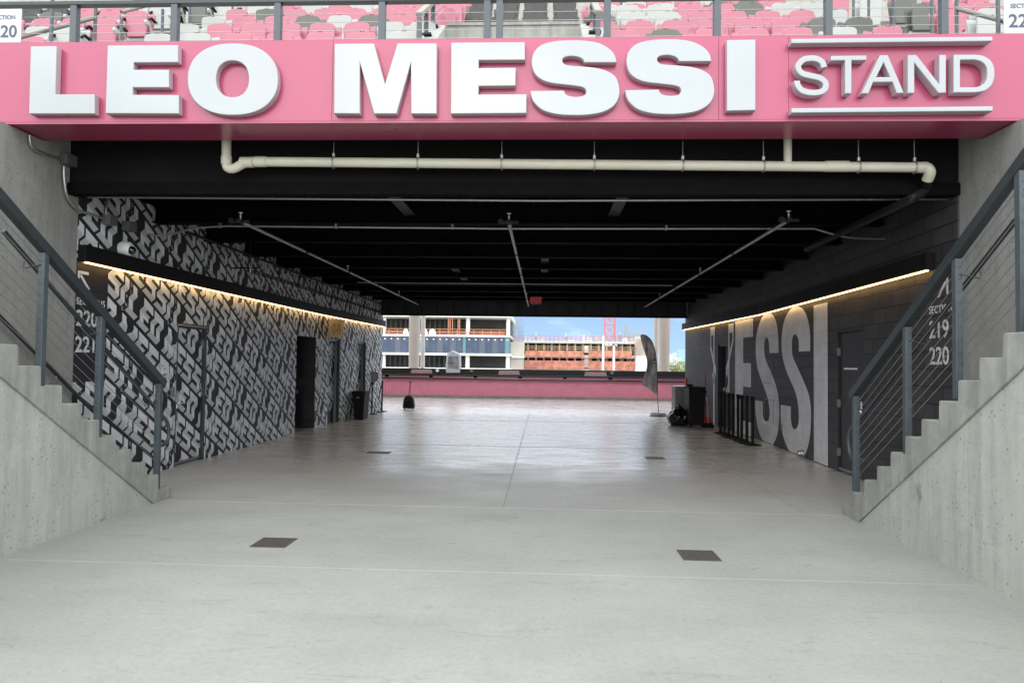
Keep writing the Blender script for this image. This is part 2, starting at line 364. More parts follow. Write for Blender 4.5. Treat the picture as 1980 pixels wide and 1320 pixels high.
# ================================================================== SETTING: floors, ground
def sheet(name, x0, x1, y0, y1, z, m_, th=.12):
    return box(name, (x0, y0, z-th), (x1, y1, z), m_, kind='structure')
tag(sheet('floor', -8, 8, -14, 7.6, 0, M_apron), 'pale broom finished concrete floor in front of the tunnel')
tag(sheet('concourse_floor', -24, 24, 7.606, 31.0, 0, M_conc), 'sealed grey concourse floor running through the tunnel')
g = NT('ground_asphalt'); gc = g.mix(g.ramp(g.noise(.02, 5), [(.4, 0.), (.6, 1.)]), (.16, .155, .14), (.30, .28, .24)); g.l(gc, g.b.inputs['Base Color']); g.b.inputs['Roughness'].default_value = .9
MB().box((-4000, -500, -9), (4000, 6000, -8)).build('ground', g.M, kind='structure')
j = MB()
j.box((-4.25, 5.262, .0), (3.28, 5.270, .002)); j.box((-4.28, 7.598, .0), (3.28, 7.608, .002))
j.build('floor_joint', M_joint, kind='structure')
j = MB()
j.box((-.425, 7.62, 0), (-.417, 30.9, .003))
for yy in (13.2, 19.0, 25.0): j.box((-5.1, yy, 0), (4.4, yy+.006, .003))
j.box((2.9, 7.62, 0), (2.906, 21, .003))
j.build('saw_cut_line', M_jdark, kind='structure')

# drains
def drain(x0, x1, y0, y1, label):
    t = thing('floor_drain', ((x0+x1)/2, (y0+y1)/2, 0), label, 'floor drain', 'drain grates set in the floor')
    f = MB(); e = .018
    f.box((x0, y0, 0), (x1, y0+e, .006)); f.box((x0, y1-e, 0), (x1, y1, .006)); f.box((x0, y0+e, 0), (x0+e, y1-e, .006)); f.box((x1-e, y0+e, 0), (x1, y1-e, .006))
    f.build('frame', M_grate, t)
    box('sump', (x0+e, y0+e, 0), (x1-e, y1-e, .0015), M_blackm, t)
    g_ = MB(); n = 13
    for i in range(1, n):
        x = x0+e+(x1-x0-2*e)*i/n; g_.box((x-.004, y0+e, .0018), (x+.004, y1-e, .0052))
        y = y0+e+(y1-y0-2*e)*i/n; g_.box((x0+e, y-.004, .0015), (x1-e, y+.004, .0048))
    g_.build('grate', M_grate, t)
drain(-2.5, -2.19, 5.79, 6.10, 'square iron drain grate in the pale floor, near left')
drain(1.18, 1.49, 5.72, 6.03, 'square iron drain grate in the pale floor, near right')
drain(-3.08, -2.68, 11.86, 12.1, 'small drain far inside the tunnel beside the patterned wall')
drain(1.8, 2.12, 11.8, 12.05, 'small drain far inside the tunnel toward the dark block wall')

# ================================================================== STAND (terrace), roof deck
SEATY, SEATZ = 9.2, 6.05
prof = [(6.66, 4.76), (8.5, 4.76)]
for k in range(15):
    y = 8.5+.8*k; z = 5.2+.52*k; prof += [(y, z), (y+.8, z)]
prof += [(21.2, 12.48), (21.2, 3.83), (7.62, 3.83), (7.62, 4.15), (6.66, 4.15)]
stand = thing('seating_stand', (0, 7, 4.76), 'stepped concrete terrace of the upper stand above the tunnel', 'grandstand')
MB().prism([(-18, y, z) for y, z in prof], (36, 0, 0)).build('terrace', M_terr, stand)
# aisle stairs: narrow half-height steps between the seat blocks; aisles run a little askew like the photo's
for cxs, sg in (((-5.72, -5.05, -4.92, -4.7, -4.5, -4.3, -4.1), 1), ((5.15, 5.0, 4.95, 4.9, 4.8, 4.75, 4.7), -1)):
    a = MB()
    for k in range(7):
        y = 8.5+.8*k; z = 5.2+.52*k; c = cxs[k]
        a.box((c-.62, y-.27, z-.52), (c+.62, y+.004, z-.26)); a.box((c-.62, y-.53, z-.52), (c+.62, y-.27, z-.39))
        a.box((c-.62, y-.0, z-.26), (c+.62, y+.02, z-.0)); a.box((c-.62, y-.14, z-.26), (c+.62, y, z-.13))
    a.build('aisle_steps', M_terr, stand)
# middle parapet with two sloping cheek walls
PW0, PW1 = -1.50, .50
par = thing('parapet_wall', (-.5, 9.95, 4.76), 'weathered concrete parapet with sloping side walls in the middle of the seats', 'wall')
box('front_wall', (PW0-.02, 9.95, 4.9), (PW1+.02, 10.12, 6.64), M_parc, par, .01)
for x0, x1, zf in ((PW0-.34, PW0, 5.68), (PW1, PW1+.34, 5.68)):
    MB().prism([(x0, 8.62, 4.8), (x0, 10.3, 4.8), (x0, 10.3, 6.72), (x0, 10.0, 6.66), (x0, 8.62, zf)], (x1-x0, 0, 0)).build('cheek_wall', M_wallc, par, .012)
MB().box((PW0+.02, 9.93, 6.62), (PW1-.02, 10.14, 6.665)).build('coping', M_parc, par)

# roof deck over the tunnel: fluted metal
d = MB(); x = -5.6
while x < 4.9:
    for a, b, z0, z1 in ((x, x+.03, 3.745, 3.79), (x+.03, x+.075, 3.79, 3.79), (x+.075, x+.105, 3.79, 3.745), (x+.105, x+.15, 3.745, 3.745)):
        d.hexa([(a, 7.9, z0), (b, 7.9, z1), (b, 21.5, z1), (a, 21.5, z0), (a, 7.9, z0+.004), (b, 7.9, z1+.004), (b, 21.5, z1+.004), (a, 21.5, z0+.004)])
    x += .15
tag(d.build('roof_deck', M_ceil), 'black fluted metal deck forming the tunnel ceiling', 'ceiling')
hb = thing('header_beam', (0, 7.5, 3.45), 'deep black header beam just behind the pink fascia', 'beam')
MB().box((-5.44, 7.50, 3.6), (4.46, 7.85, 3.82)).box((-5.44, 7.5, 3.82), (4.46, 7.6, 4.149)).build('web', mat('scuffed_black', (.006, .006, .006), .9, col2=(.010, .009, .009), vscale=2, spec=.1), hb)
MB().box((-5.44, 7.46, 3.47), (4.46, 7.60, 3.6)).build('flange', M_plate if False else M_beam, hb)
for i, yb in enumerate((9.27, 10.71, 12.15, 13.6, 15.05, 16.5, 17.95, 19.4, 20.6)):
    o = MB().box((LX(yb)+.005, yb-.01, 3.52), (RX(yb)-.005, yb+.01, 3.744)).box((LX(yb)+.005, yb-.09, 3.5), (RX(yb)-.005, yb+.09, 3.52)).build('steel_beam', M_beam)
    n_ = ('nearest', 'second', 'third', 'fourth', 'fifth', 'sixth', 'seventh', 'eighth', 'farthest')[i]
    tag(o, 'black steel beam crossing the tunnel ceiling, %s of nine behind the header' % n_, 'beam', 'ceiling beams')
eb = thing('edge_beam', (0, 21.5, 3.11), 'deep black beam with upright ribs over the far tunnel opening', 'beam')
box('web', (-5.2, 21.55, 3.13), (4.5, 21.58, 3.83), mat('edge_web', (.012, .013, .016), .5, var=.4, vscale=3), eb)
box('flange', (-5.2, 21.4, 3.10), (4.5, 21.72, 3.13), M_beam, eb)
for k in range(19):
    MB().box((-4.95+k*.52, 21.42, 3.132), (-4.93+k*.52, 21.548, 3.74)).build('rib', M_plate, eb)
for xx, y0, y1 in ((-1.83, 7.95, 9.15), (-1.9, 13.7, 15.0), (-1.9, 15.2, 16.4), (.93, 7.95, 9.15), (.02, 12.3, 15.0), (-.55, 20.0, 20.5)):
    tag(box('stiffener_plate', (xx-.075, y0, 3.60), (xx+.075, y1, 3.61), M_plate), 'flat grey plate under the ceiling between beams, about %.1f metres in, %s of centre' % (y0, 'left' if xx < -1 else 'right' if xx > .5 else 'near'), 'steel plate', 'ceiling plates')

# ================================================================== SIDE WALLS
def wseg(mb, F, y0, y1, z0, z1, o0, o1, brk):
    cuts = [y0]+[b for b in brk if y0 < b < y1]+[y1]
    for a, b in zip(cuts, cuts[1:]):
        mb.hexa([(F(a)+o0, a, z0), (F(a)+o1, a, z0), (F(b)+o1, b, z0), (F(b)+o0, b, z0), (F(a)+o0, a, z1), (F(a)+o1, a, z1), (F(b)+o1, b, z1), (F(b)+o0, b, z1)])
def wall_with(F, ya, yb, H, ops, o0, o1, brk):
    mb = MB(); y = ya
    for (p, q, h) in ops:
        wseg(mb, F, y, p, 0, H, o0, o1, brk); wseg(mb, F, p, q, h, H, o0, o1, brk); y = q
    wseg(mb, F, y, yb, 0, H, o0, o1, brk); return mb
L_OPS = [(9.92, 10.82, 2.15), (14.86, 16.14, 2.17), (16.99, 17.85, 2.18), (19.2, 20.06, 2.18)]
R_OPS = [(9.86, 10.88, 2.19), (17.42, 18.34, 2.17)]
lw = thing('block_wall', (-5.46, 14, 0), 'left tunnel wall painted with a grey slanting letter pattern on black', 'wall')
wall_with(LX, 7.66, 21.75, 3.74, L_OPS, -.30, 0, [16.1]).build('wall_body', M_lblack, lw)
rw = thing('block_wall', (4.6, 14, 0), 'right tunnel wall of black blocks with five giant pale capitals', 'wall')
wall_with(RX, 7.5, 21.75, 3.74, R_OPS, 0, .30, [15.05]).build('wall_body', M_rblack, rw)

# ---- mural on the left wall
TB = [(0, 0), (0, -.115), (-.092, -.176), (-.092, -.303), (-.176, -.353)]
def mur(s, t):
    i = min(3, int(t)); f = t-i
    return s+TB[i][0]+(TB[i+1][0]-TB[i][0])*f, -.585*s+TB[i][1]+(TB[i+1][1]-TB[i][1])*f
def clip(poly, ax, lim, keep_gt):
    out = []
    for i, p in enumerate(poly):
        q = poly[(i+1) % len(poly)]; a = (p[ax]-lim)*(1 if keep_gt else -1); b = (q[ax]-lim)*(1 if keep_gt else -1)
        if a >= 0: out.append(p)
        if (a > 0 and b < 0) or (a < 0 and b > 0):
            f = a/(a-b); out.append((p[0]+(q[0]-p[0])*f, p[1]+(q[1]-p[1])*f))
    return out if len(out) > 2 else []
def rq(s0, s1, t0, t1): return [(s0, t0), (s1, t0), (s1, t1), (s0, t1)]
w_ = .09
GL = {
 'L': [rq(0, w_, 0, 3), rq(0, .205, 3, 4)],
 'E': [rq(0, .222, 0, 1), rq(0, .085, 1, 1.52), rq(0, .2, 1.52, 2.45), rq(0, .085, 2.45, 3), rq(0, .222, 3, 4)],
 'O': [rq(0, .233, 0, 1), rq(0, w_, 1, 3), rq(.143, .233, 1, 3), rq(0, .233, 3, 4)],
 'S': [rq(0, .233, 0, 1), rq(0, .085, 1, 1.52), rq(0, .233, 1.52, 2.45), rq(.148, .233, 2.45, 3), rq(0, .233, 3, 4)],
 'I': [rq(0, w_, 0, 4)],
 'M': [rq(0, w_, 0, 4), rq(.255, .345, 0, 4), [(w_, .45), (w_, 1.75), (.128, 4), (.1725, 4), (.1725, 2.1)], [(.255, .45), (.1725, 2.1), (.1725, 4), (.217, 4), (.255, 1.75)]],
}
WORD = [('L', -.254), ('E', 0), ('O', .257), ('M', .616), ('E', .991), ('S', 1.245), ('S', 1.521), ('I', 1.786)]
SM = {'S': [(1, 0), (0, .1), (0, .5), (1, .5), (1, .95), (0, 1)], 'T': [(0, 0), (1, 0), (.5, 0), (.5, 1)], 'A': [(0, 1), (.5, 0), (1, 1), (.75, .6), (.25, .6)],
      'N': [(0, 1), (0, 0), (1, 1), (1, 0)], 'D': [(0, 0), (.8, .1), (1, .5), (.8, .9), (0, 1), (0, 0)]}
MUR = []   # (poly in (Y,Z), material index)
for n in range(-12, 22):
    for m_ in range(-12, 13):
        oy = 11.275+1.092*n+2.22*m_; oz = 1.151-.12*n-1.291*m_
        if oy < 4.5 or oy > 24 or oz < -2.5 or oz > 6.5: continue
        for ch, s0 in WORD:
            for pl in GL[ch]:
                for b in range(4):
                    c = clip(clip(pl, 1, b, True), 1, b+1, False)
                    if not c: continue
                    P = []
                    for s, t in c:
                        i = b; f = min(1, max(0, t-b)); y = s+s0+TB[i][0]+(TB[i+1][0]-TB[i][0])*f; z = -.585*(s+s0)+TB[i][1]+(TB[i+1][1]-TB[i][1])*f
                        P.append((oy+y, oz+z))
                    MUR.append((P, b % 2))
        for ch, dy, dz in (('S', .12, -.075), ('T', .113, -.180), ('A', .027, -.233), ('N', .018, -.347), ('D', -.06, -.405)):
            by, bz = oy+1.786+dy, oz-.585*1.786+dz; G = SM[ch]
            for a, b in zip(G, G[1:]):
                A = (by+a[0]*.03, bz-a[1]*.045-a[0]*.016); B = (by+b[0]*.03, bz-b[1]*.045-b[0]*.016)
                l = math.hypot(B[0]-A[0], B[1]-A[1]) or 1; nx, ny = -(B[1]-A[1])/l*.0045, (B[0]-A[0])/l*.0045
                MUR.append(([(A[0]+nx, A[1]+ny), (B[0]+nx, B[1]+ny), (B[0]-nx, B[1]-ny), (A[0]-nx, A[1]-ny)], 2))
def mural(rects, off, parent, name='painted_pattern'):
    mb = MB()
    for (y0, y1, z0, z1) in rects:
        for P, mi in MUR:
            if max(p[0] for p in P) < y0 or min(p[0] for p in P) > y1 or max(p[1] for p in P) < z0 or min(p[1] for p in P) > z1: continue
            c = P
            for ax, lim, gt in ((0, y0, True), (0, y1, False), (1, z0, True), (1, z1, False)):
                c = clip(c, ax, lim, gt)
                if not c: break
            if c:
                mb.cur = mi; mb.add([(LX(p[0])+off, p[0], p[1]) for p in c], [tuple(range(len(c)))])
    return mb.build(name, [M_ml, M_mm, M_mw], parent)
BR = 16.1
ops = L_OPS; rects = []; y = 7.67
for (p, q, h) in ops+[(21.74, 21.75, 9)]:
    for a, b in (((y, BR), (BR, p)) if y < BR < p else ((y, p),)):
        if a < 8: rects += [(a, 8.27, .0, 1.32), (a, 8.27, 2.73, 3.735), (8.27, b, .0, 3.735)]
        else: rects.append((a, b, .0, 3.735))
    if h < 9:
        for a, b in (((p, BR), (BR, q)) if p < BR < q else ((p, q),)): rects.append((a, b, h, 3.735))
    y = q
mural(rects, .005, lw)

def door_left(y0, y1, h, rec, kick, hinge_far=True, name='door'):
    fr = MB()
    F = LX
    fr.hexa([(F(y0)-.28, y0, 0), (F(y0)-.002, y0, 0), (F(y0)-.002, y0+.045, 0), (F(y0)-.28, y0+.045, 0), (F(y0)-.28, y0, h), (F(y0)-.002, y0, h), (F(y0)-.002, y0+.045, h), (F(y0)-.28, y0+.045, h)])
    fr.hexa([(F(y1)-.28, y1-.045, 0), (F(y1)-.002, y1-.045, 0), (F(y1)-.002, y1, 0), (F(y1)-.28, y1, 0), (F(y1)-.28, y1-.045, h), (F(y1)-.002, y1-.045, h), (F(y1)-.002, y1, h), (F(y1)-.28, y1, h)])
    fr.box((F(y0)-.28, y0+.045, h-.06), (F(y0)-.002, y1-.045, h))
    f = fr.build('door_frame', M_steeld, lw)
    dm = MB(); a, b = y0+.05, y1-.05
    dm.hexa([(F(a)-rec-.045, a, .02), (F(a)-rec, a, .02), (F(b)-rec, b, .02), (F(b)-rec-.045, b, .02), (F(a)-rec-.045, a, h-.065), (F(a)-rec, a, h-.065), (F(b)-rec, b, h-.065), (F(b)-rec-.045, b, h-.065)])
    d_ = dm.build(name, M_lblack, lw)
    mural([(a, b, kick, h-.07)], -rec+.004, d_)
    return d_
d1 = door_left(9.92, 10.82, 2.15, .05, .06)
MB().box((-5.508, 9.98, .025), (-5.498, 10.76, .055)).build('sill', M_gry, d1)
hd = MB(); hd.box((-5.51, 9.985, .86), (-5.498, 10.05, 1.13)).tube([(-5.50, 10.02, .95), (-5.44, 10.02, .95), (-5.435, 10.07, .945), (-5.435, 10.15, .94)], .011)
hd.build('handle', M_chrome, d1)
for z in (.25, 1.08, 1.85): MB().box((-5.515, 10.745, z-.06), (-5.485, 10.775, z+.06)).build('hinge', M_chrome, d1)
MB().box((-5.46, 9.93, 2.115), (-5.40, 10.84, 2.125)).build('drip_cap', mat('copper_drip', (.55, .33, .18), .4), d1)
for (p, q, h) in L_OPS[2:]:
    dd = door_left(p, q, h, .13, .32)
    box('kick_plate', (LX(p)-.133, p+.06, .02), (LX(p)-.122, q-.06, .30), M_gry, dd)
    MB().box((LX(q)-.11, q-.16, .0), (LX(q)-.05, q-.13, h-.08)).build('door_edge', mat('door_edge_grey', (.14, .14, .13), .5), dd)
# niche with drinking fountain
p, q, h = L_OPS[1]
nb = MB(); nb.box((-6.9, p-.25, 0), (-5.77, p-.0, h+.3)).box((-6.9, q, 0), (-5.75, q+.25, h+.3)).box((-6.9, p-.25, 0), (-6.65, q+.25, h+.3)).box((-6.9, p-.25, h+.005), (-5.77, q+.25, h+.3))
nb.build('alcove', mat('black_tile', (.010, .010, .010), .5), lw)
ft = thing('drinking_fountain', (-6.0, 15.35, .8), 'steel drinking fountain inside the dark alcove of the patterned wall', 'drinking fountain')
MB().box((-6.64, 15.55, .82), (-5.82, 16.1, .93)).build('basin', M_gry, ft, .03)
MB().box((-6.2, 15.75, 1.0), (-5.9, 16.1, 1.16)).build('bottle_filler', M_chrome, ft, .02)
MB().tube([(-5.9, 15.7, .93), (-5.9, 15.7, .99), (-5.9, 15.62, 1.02)], .012).build('spout', M_chrome, ft)

# ---- painted way-finding on both walls
def wall_text(txt, y, z, cap, side, parent, name, fat=.0, space=1):
    """cap = capital height in metres; side 'L' reads toward +Y, side 'R' toward -Y"""
    size = cap/.70
    me = text_mesh(txt, size, .002, fat, space=space)
    if side == 'L': put(me, name, M_sign, (LX(y)+.005, y, z), (0, 1, 0), (0, 0, 1), parent, xf=lambda a, b, c: Vector((LX(y+a)+.005+c, y+a, z+b)))
    else: put(me, name, M_sign, (RX(y)-.005, y, z), (0, -1, 0), (0, 0, 1), parent, xf=lambda a, b, c: Vector((RX(y-a)-.005-c, y-a, z+b)))
wall_text('SECTIONS', 7.70, 2.235, .08, 'L', lw, 'lettering', .001)
wall_text('220', 7.70, 1.985, .185, 'L', lw, 'lettering', .004)
wall_text('221', 7.70, 1.675, .185, 'L', lw, 'lettering', .004)
wall_text('SECTIONS', 8.09, 2.235, .085, 'R', rw, 'lettering', .001)
wall_text('219', 8.09, 1.955, .195, 'R', rw, 'lettering', .004)
wall_text('220', 8.09, 1.655, .195, 'R', rw, 'lettering', .004)
def arrow(F, y, z, sg, parent, off):
    s = .19
    pts = [[(0, 0), (s, 0), (s, -.035), (0, -.035)], [(0, -.035), (.035, -.035), (.035, -s), (0, -s)], [(.036, -.062), (.062, -.036), (s+.03, -s-.005), (s+.004, -s-.03)]]
    mb = MB()
    for P in pts: mb.prism([(F(y+sg*a)+off, y+sg*a, z+b) for a, b in P], (.002 if off > 0 else -.002, 0, 0))
    mb.build('arrow', M_sign, parent)
arrow(LX, 7.71, 2.63, 1, lw, .005)
arrow(RX, 7.68, 2.62, 1, rw, -.005)

# ---- giant capitals on the right wall
def rw_poly(pts, name, step=0):
    """pts: photo pixels on the wall plane"""
    yz = [onR(*p) for p in pts]; yz = [(p.y, p.z) for p in yz]
    me = outline_mesh([[(-a, b) for a, b in yz]], .002)
    put(me, name, M_rl, (0, 0, 0), (0, -1, 0), (0, 0, 1), rw, xf=lambda a, b, c: Vector((RX(-a)-.006-c, -a, max(b, .01))))
M_rl = block_paint('capital_grey', (.81, .82, .84), (.74, .75, .76), .5, .2, .02)
def cpx(L, s=3.475, ox=1380, oy=560): return [(ox+x/s, oy+y/s) for x, y in L]
def yzq(y0, y1, z0, z1):
    me = outline_mesh([[(-y0, z0), (-y1, z0), (-y1, z1), (-y0, z1)]], .002)
    return put(me, 'capital', M_rl, (0, 0, 0), (0, -1, 0), (0, 0, 1), rw, xf=lambda a, b, c: Vector((RX(-a)-.006-c, -a, b)))
yzq(11.24, 11.87, .015, 2.66)                                   # I
S2 = [(650, 412), (650, 300), (632, 190), (600, 130), (560, 113), (520, 130), (480, 200), (460, 310), (462, 420), (480, 510), (510, 590), (545, 670), (565, 740), (575, 830), (572, 900), (552, 937), (530, 920), (520, 860), (521, 783), (453, 773), (455, 900), (475, 1000), (510, 1080), (555, 1115), (590, 1122), (620, 1095), (645, 1010), (655, 900), (655, 800), (640, 700), (600, 600), (560, 510), (535, 450), (528, 390), (532, 320), (550, 300), (568, 320), (575, 360), (575, 415)]
S1 = [(437, 425), (436, 320), (425, 230), (400, 170), (370, 160), (335, 175), (305, 240), (287, 330), (285, 430), (295, 520), (320, 600), (350, 680), (370, 750), (378, 820), (372, 870), (355, 884), (338, 865), (332, 820), (333, 750), (281, 742), (284, 830), (300, 930), (330, 1010), (370, 1050), (400, 1040), (430, 970), (441, 880), (440, 760), (425, 660), (390, 560), (355, 480), (342, 420), (343, 350), (358, 322), (372, 345), (377, 425)]
def smooth_S(S, corners):
    """smooth the curved runs, keep the listed corner indices sharp"""
    n = len(S); out = []; cs = sorted(corners)
    for a, b in zip(cs, cs[1:]+[cs[0]+n]):
        run = [S[i % n] for i in range(a, b+1)]
        if len(run) == 2: out.append(run[0])
        else: out += [(p.x, p.y) for p in smooth_path([(x, y, 0) for x, y in run], 4)][:-1]
    return out
for S in (S2, S1):
    n = len(S); ci = [0, 18, 19, n-1]
    rw_poly(cpx(smooth_S(S, ci)), 'capital')
# E : stem and three arms ; measured on the wall
ec = outline_mesh([[(-a, b) for a, b in ((16.86, .015), (15.62, .015), (15.62, .33), (16.28, .33), (16.28, 1.13), (15.75, 1.13), (15.75, 1.68), (16.28, 1.68), (16.28, 2.28), (15.62, 2.28), (15.62, 2.70), (16.86, 2.70))]], .002)
put(ec, 'capital', M_rl, (0, 0, 0), (0, -1, 0), (0, 0, 1), rw, xf=lambda a, b, c: Vector((RX(-a)-.006-c, -a, b)))
# M : drawn as thin outlines whose diagonals cross over the recessed door
def mstrip(a, b, wd, off=-.006, nm='capital', par_=None, clipy=None):
    (y0, z0), (y1, z1) = a, b
    mb = MB(); pts = [(y0, z0), (y0-wd, z0), (y1-wd, z1), (y1, z1)]
    mb.prism([(RX(p)+off, p, q) for p, q in pts], (-.002, 0, 0)); return mb.build(nm, M_rl, par_ or rw)
def yz(x, y, s=9.43, ox=1360, oy=620): p = onR(ox+x/s, oy+y/s); return (p.y, p.z)
ym = lambda x: yz(x, 500)[0]
A0, A1, A2, A3 = ym(133), ym(150), ym(190), ym(213)
B0, B1, B2, B3 = ym(462), ym(484), ym(535), ym(558)
zt = 2.66
def q4(L, off=-.0085): 
    MB().prism([(RX(p)+off, p, q) for p, q in L], (-.002, 0, 0)).build('capital', M_rl, rw)
q4([(A0, zt), (A3, zt), (A3, 2.44), (A0, 2.44)]); q4([(A0, 2.44), (A1, 2.44), (A1, 2.15), (A0, 2.10)])
q4([(A2, 2.44), (A3, 2.44), (A3, .02), (A2, .02)])
q4([(A0, 2.10), (A1, 2.15), (ym(243), 1.55), (ym(243), 1.3)], -.013)
q4([(B0, zt), (B3, zt), (B3, 2.44), (B0, 2.44)]); q4([(B2, 2.44), (B3, 2.44), (B3, 2.2), (B2, 2.25)])
q4([(B0, 2.44), (B1, 2.44), (B1, .02), (B0, .02)])
q4([(B3, 2.2), (B2, 2.25), (ym(425), 1.55), (ym(425), 1.3)], -.013)

# right wall doors
def door_right(y0, y1, h, rec):
    F = RX; fr = MB()
    for a, b in ((y0, y0+.045), (y1-.045, y1)):
        fr.hexa([(F(a)+.002, a, 0), (F(a)+.28, a, 0), (F(b)+.28, b, 0), (F(b)+.002, b, 0), (F(a)+.002, a, h), (F(a)+.28, a, h), (F(b)+.28, b, h), (F(b)+.002, b, h)])
    fr.box((F(y0)+.004, y0+.045, h-.05), (F(y0)+.28, y1-.045, h)); fr.build('door_frame', M_door, rw)
    a, b = y0+.05, y1-.05; dm = MB()
    dm.hexa([(F(a)+rec, a, .02), (F(a)+rec+.045, a, .02), (F(b)+rec+.045, b, .02), (F(b)+rec, b, .02), (F(a)+rec, a, h-.055), (F(a)+rec+.045, a, h-.055), (F(b)+rec+.045, b, h-.055), (F(b)+rec, b, h-.055)])
    return dm.build('door', M_door, rw)
dr = door_right(9.86, 10.88, 2.19, .03)
for z in (.3, 1.05, 1.85): MB().box((RX(10.85)-.012, 10.80, z-.06), (RX(10.85)+.03, 10.84, z+.06)).build('hinge', M_gry, dr)
MB().box((RX(10.4)+.02, 10.1, 1.575), (RX(10.4)+.034, 10.62, 1.60)).build('label_strip', M_whitep, dr)
MB().box((RX(10.4)+.016, 9.93, .03), (RX(10.4)+.035, 10.8, .07)).build('sill', M_gry, dr)
lv = MB(); lv.box((RX(9.97)-.0, 9.94, .92), (RX(9.97)+.034, 10.0, 1.12)).tube([(RX(10)+.02, 9.97, .98), (RX(10)-.05, 9.97, .98), (RX(10)-.055, 10.1, .98)], .011); lv.build('handle', M_chrome, dr)
d2 = door_right(17.42, 18.34, 2.17, .14)
for (ya, za), (yb, zb) in (((18.2, 1.85), (17.68, 1.2)), ((17.68, 1.38), (18.2, .8))):
    MB().prism([(RX(17.8)+.13, ya, za), (RX(17.8)+.13, ya, za-.15), (RX(17.8)+.13, yb, zb-.15), (RX(17.8)+.13, yb, zb)], (.003, 0, 0)).build('painted_stripe', M_rl, d2)
MB().box((RX(18)+.10, 18.2, .95), (RX(18)+.135, 18.27, 1.05)).build('handle', M_chrome, d2)
# small fittings on the walls
tag(MB().lathe([(.075, 0), (.075, .01), (.05, .012), (.055, .06), (.05, .1), (.03, .108)], atX(1553, 876, 4.66)+Vector((-.0, 0, 0)), 16, (-1, 0, 0)).build('hose_valve', M_galv), 'round metal cap low on the wall by the last curved capital', 'valve cap')
def plate(name, F, sg, y0, y1, z0, z1, th, m_, label, cat, group=None):
    x0 = F((y0+y1)/2); return tag(box(name, (x0+sg*.003, y0, z0), (x0+sg*(.003+th), y1, z1), m_, bevel=.002), label, cat, group)
def panel_outline(y0, y1, z0, z1, label, cat, group):
    f = MB(); e = .012
    for a, b, c, d in ((y0, y1, z0, z0+e), (y0, y1, z1-e, z1), (y0, y0+e, z0+e, z1-e), (y1-e, y1, z0+e, z1-e)):
        f.hexa([(RX(a)-.011, a, c), (RX(a)-.0085, a, c), (RX(b)-.0085, b, c), (RX(b)-.011, b, c), (RX(a)-.011, a, d), (RX(a)-.0085, a, d), (RX(b)-.0085, b, d), (RX(b)-.011, b, d)])
    f.box((RX(y1)-.02, y0+.05, (z0+z1)/2), (RX(y1)-.0, y0+.09, (z0+z1)/2+.06)); tag(f.build('access_panel', M_gry), label, cat, group)
np_ = thing('notice_plate', (4.5, 9.45, 1.4), 'small pale notice plate on the black blocks near the dark door', 'notice plate')
box('panel', (RX(9.5)-.016, 9.36, 1.29), (RX(9.5)-.004, 9.53, 1.46), M_whitep, np_, .002)
pq = onR(1688, 744)
np_.location = (0, pq.y-9.45, pq.z-1.375)
plate('fire_alarm', RX, -1, 21.5, 21.62, 1.03, 1.23, .035, M_red, 'small red alarm box at the far corner of the black wall', 'alarm box')
panel_outline(14.35, 14.9, 1.25, 1.72, 'flush upper access panel painted over between the capitals', 'access panel', 'access panels in the block wall')
panel_outline(14.2, 14.85, .22, .92, 'flush lower access panel painted pale within the first curved capital', 'access panel', 'access panels in the block wall')
plate('wall_outlet', RX, -1, 13.62, 13.7, .36, .48, .02, M_gry, 'small grey outlet between the two curved capitals', 'outlet')
plate('keypad', RX, -1, 18.62, 18.72, 1.30, 1.42, .03, M_lgry, 'small pale keypad on the stem of the outlined capital, upper of the pair', 'keypad', 'keypads')
plate('keypad', RX, -1, 18.62, 18.72, 1.12, 1.24, .03, M_gry, 'small grey keypad beneath the paler one on the far stem', 'keypad', 'keypads')
# left wall fittings
rsn = thing('room_sign', (-5.45, 9.6, 1.5), 'small white room plaque with black words beside the patterned door', 'sign')
ps = onL(311, 709); pe = onL(324, 729)
box('panel', (-5.445, ps.y, pe.z), (-5.437, pe.y, ps.z), M_whitep, rsn, .001)
hh = ps.z-pe.z; ww = pe.y-ps.y
for tx, fz, cp in (('ELECTRICAL', .24, .0165), ('ROOM', .10, .0165), ('ROOM', .78, .0165)):
    if fz > .5:
        MB().box((-5.4365, ps.y+.02, pe.z+hh*.78), (-5.4355, ps.y+.02+ww*.35, pe.z+hh*.84)).build('code_bar', M_blackm, rsn); continue
    put(text_mesh(tx, cp/.7, .001, .0006), 'lettering', M_blackm, (-5.4365, ps.y+.012, pe.z+hh*fz), (0, 1, 0), (0, 0, 1), rsn)
plate('card_reader', LX, 1, 9.78, 9.85, 1.05, 1.20, .03, M_gry, 'small grey card reader left of the patterned door handle', 'card reader')
wc = thing('restroom_sign', (-5.2, 17.5, 2.3), 'bronze restroom sign with two figure outlines hanging under the light strip', 'sign')
BX = -5.05; a = atX(636, 618, BX); b = atX(664, 652, BX)
box('panel', (-5.40, 17.0, 2.24), (-5.36, 18.05, 2.66), mat('dark_bronze_side', (.05, .035, .02), .5), wc, .003)
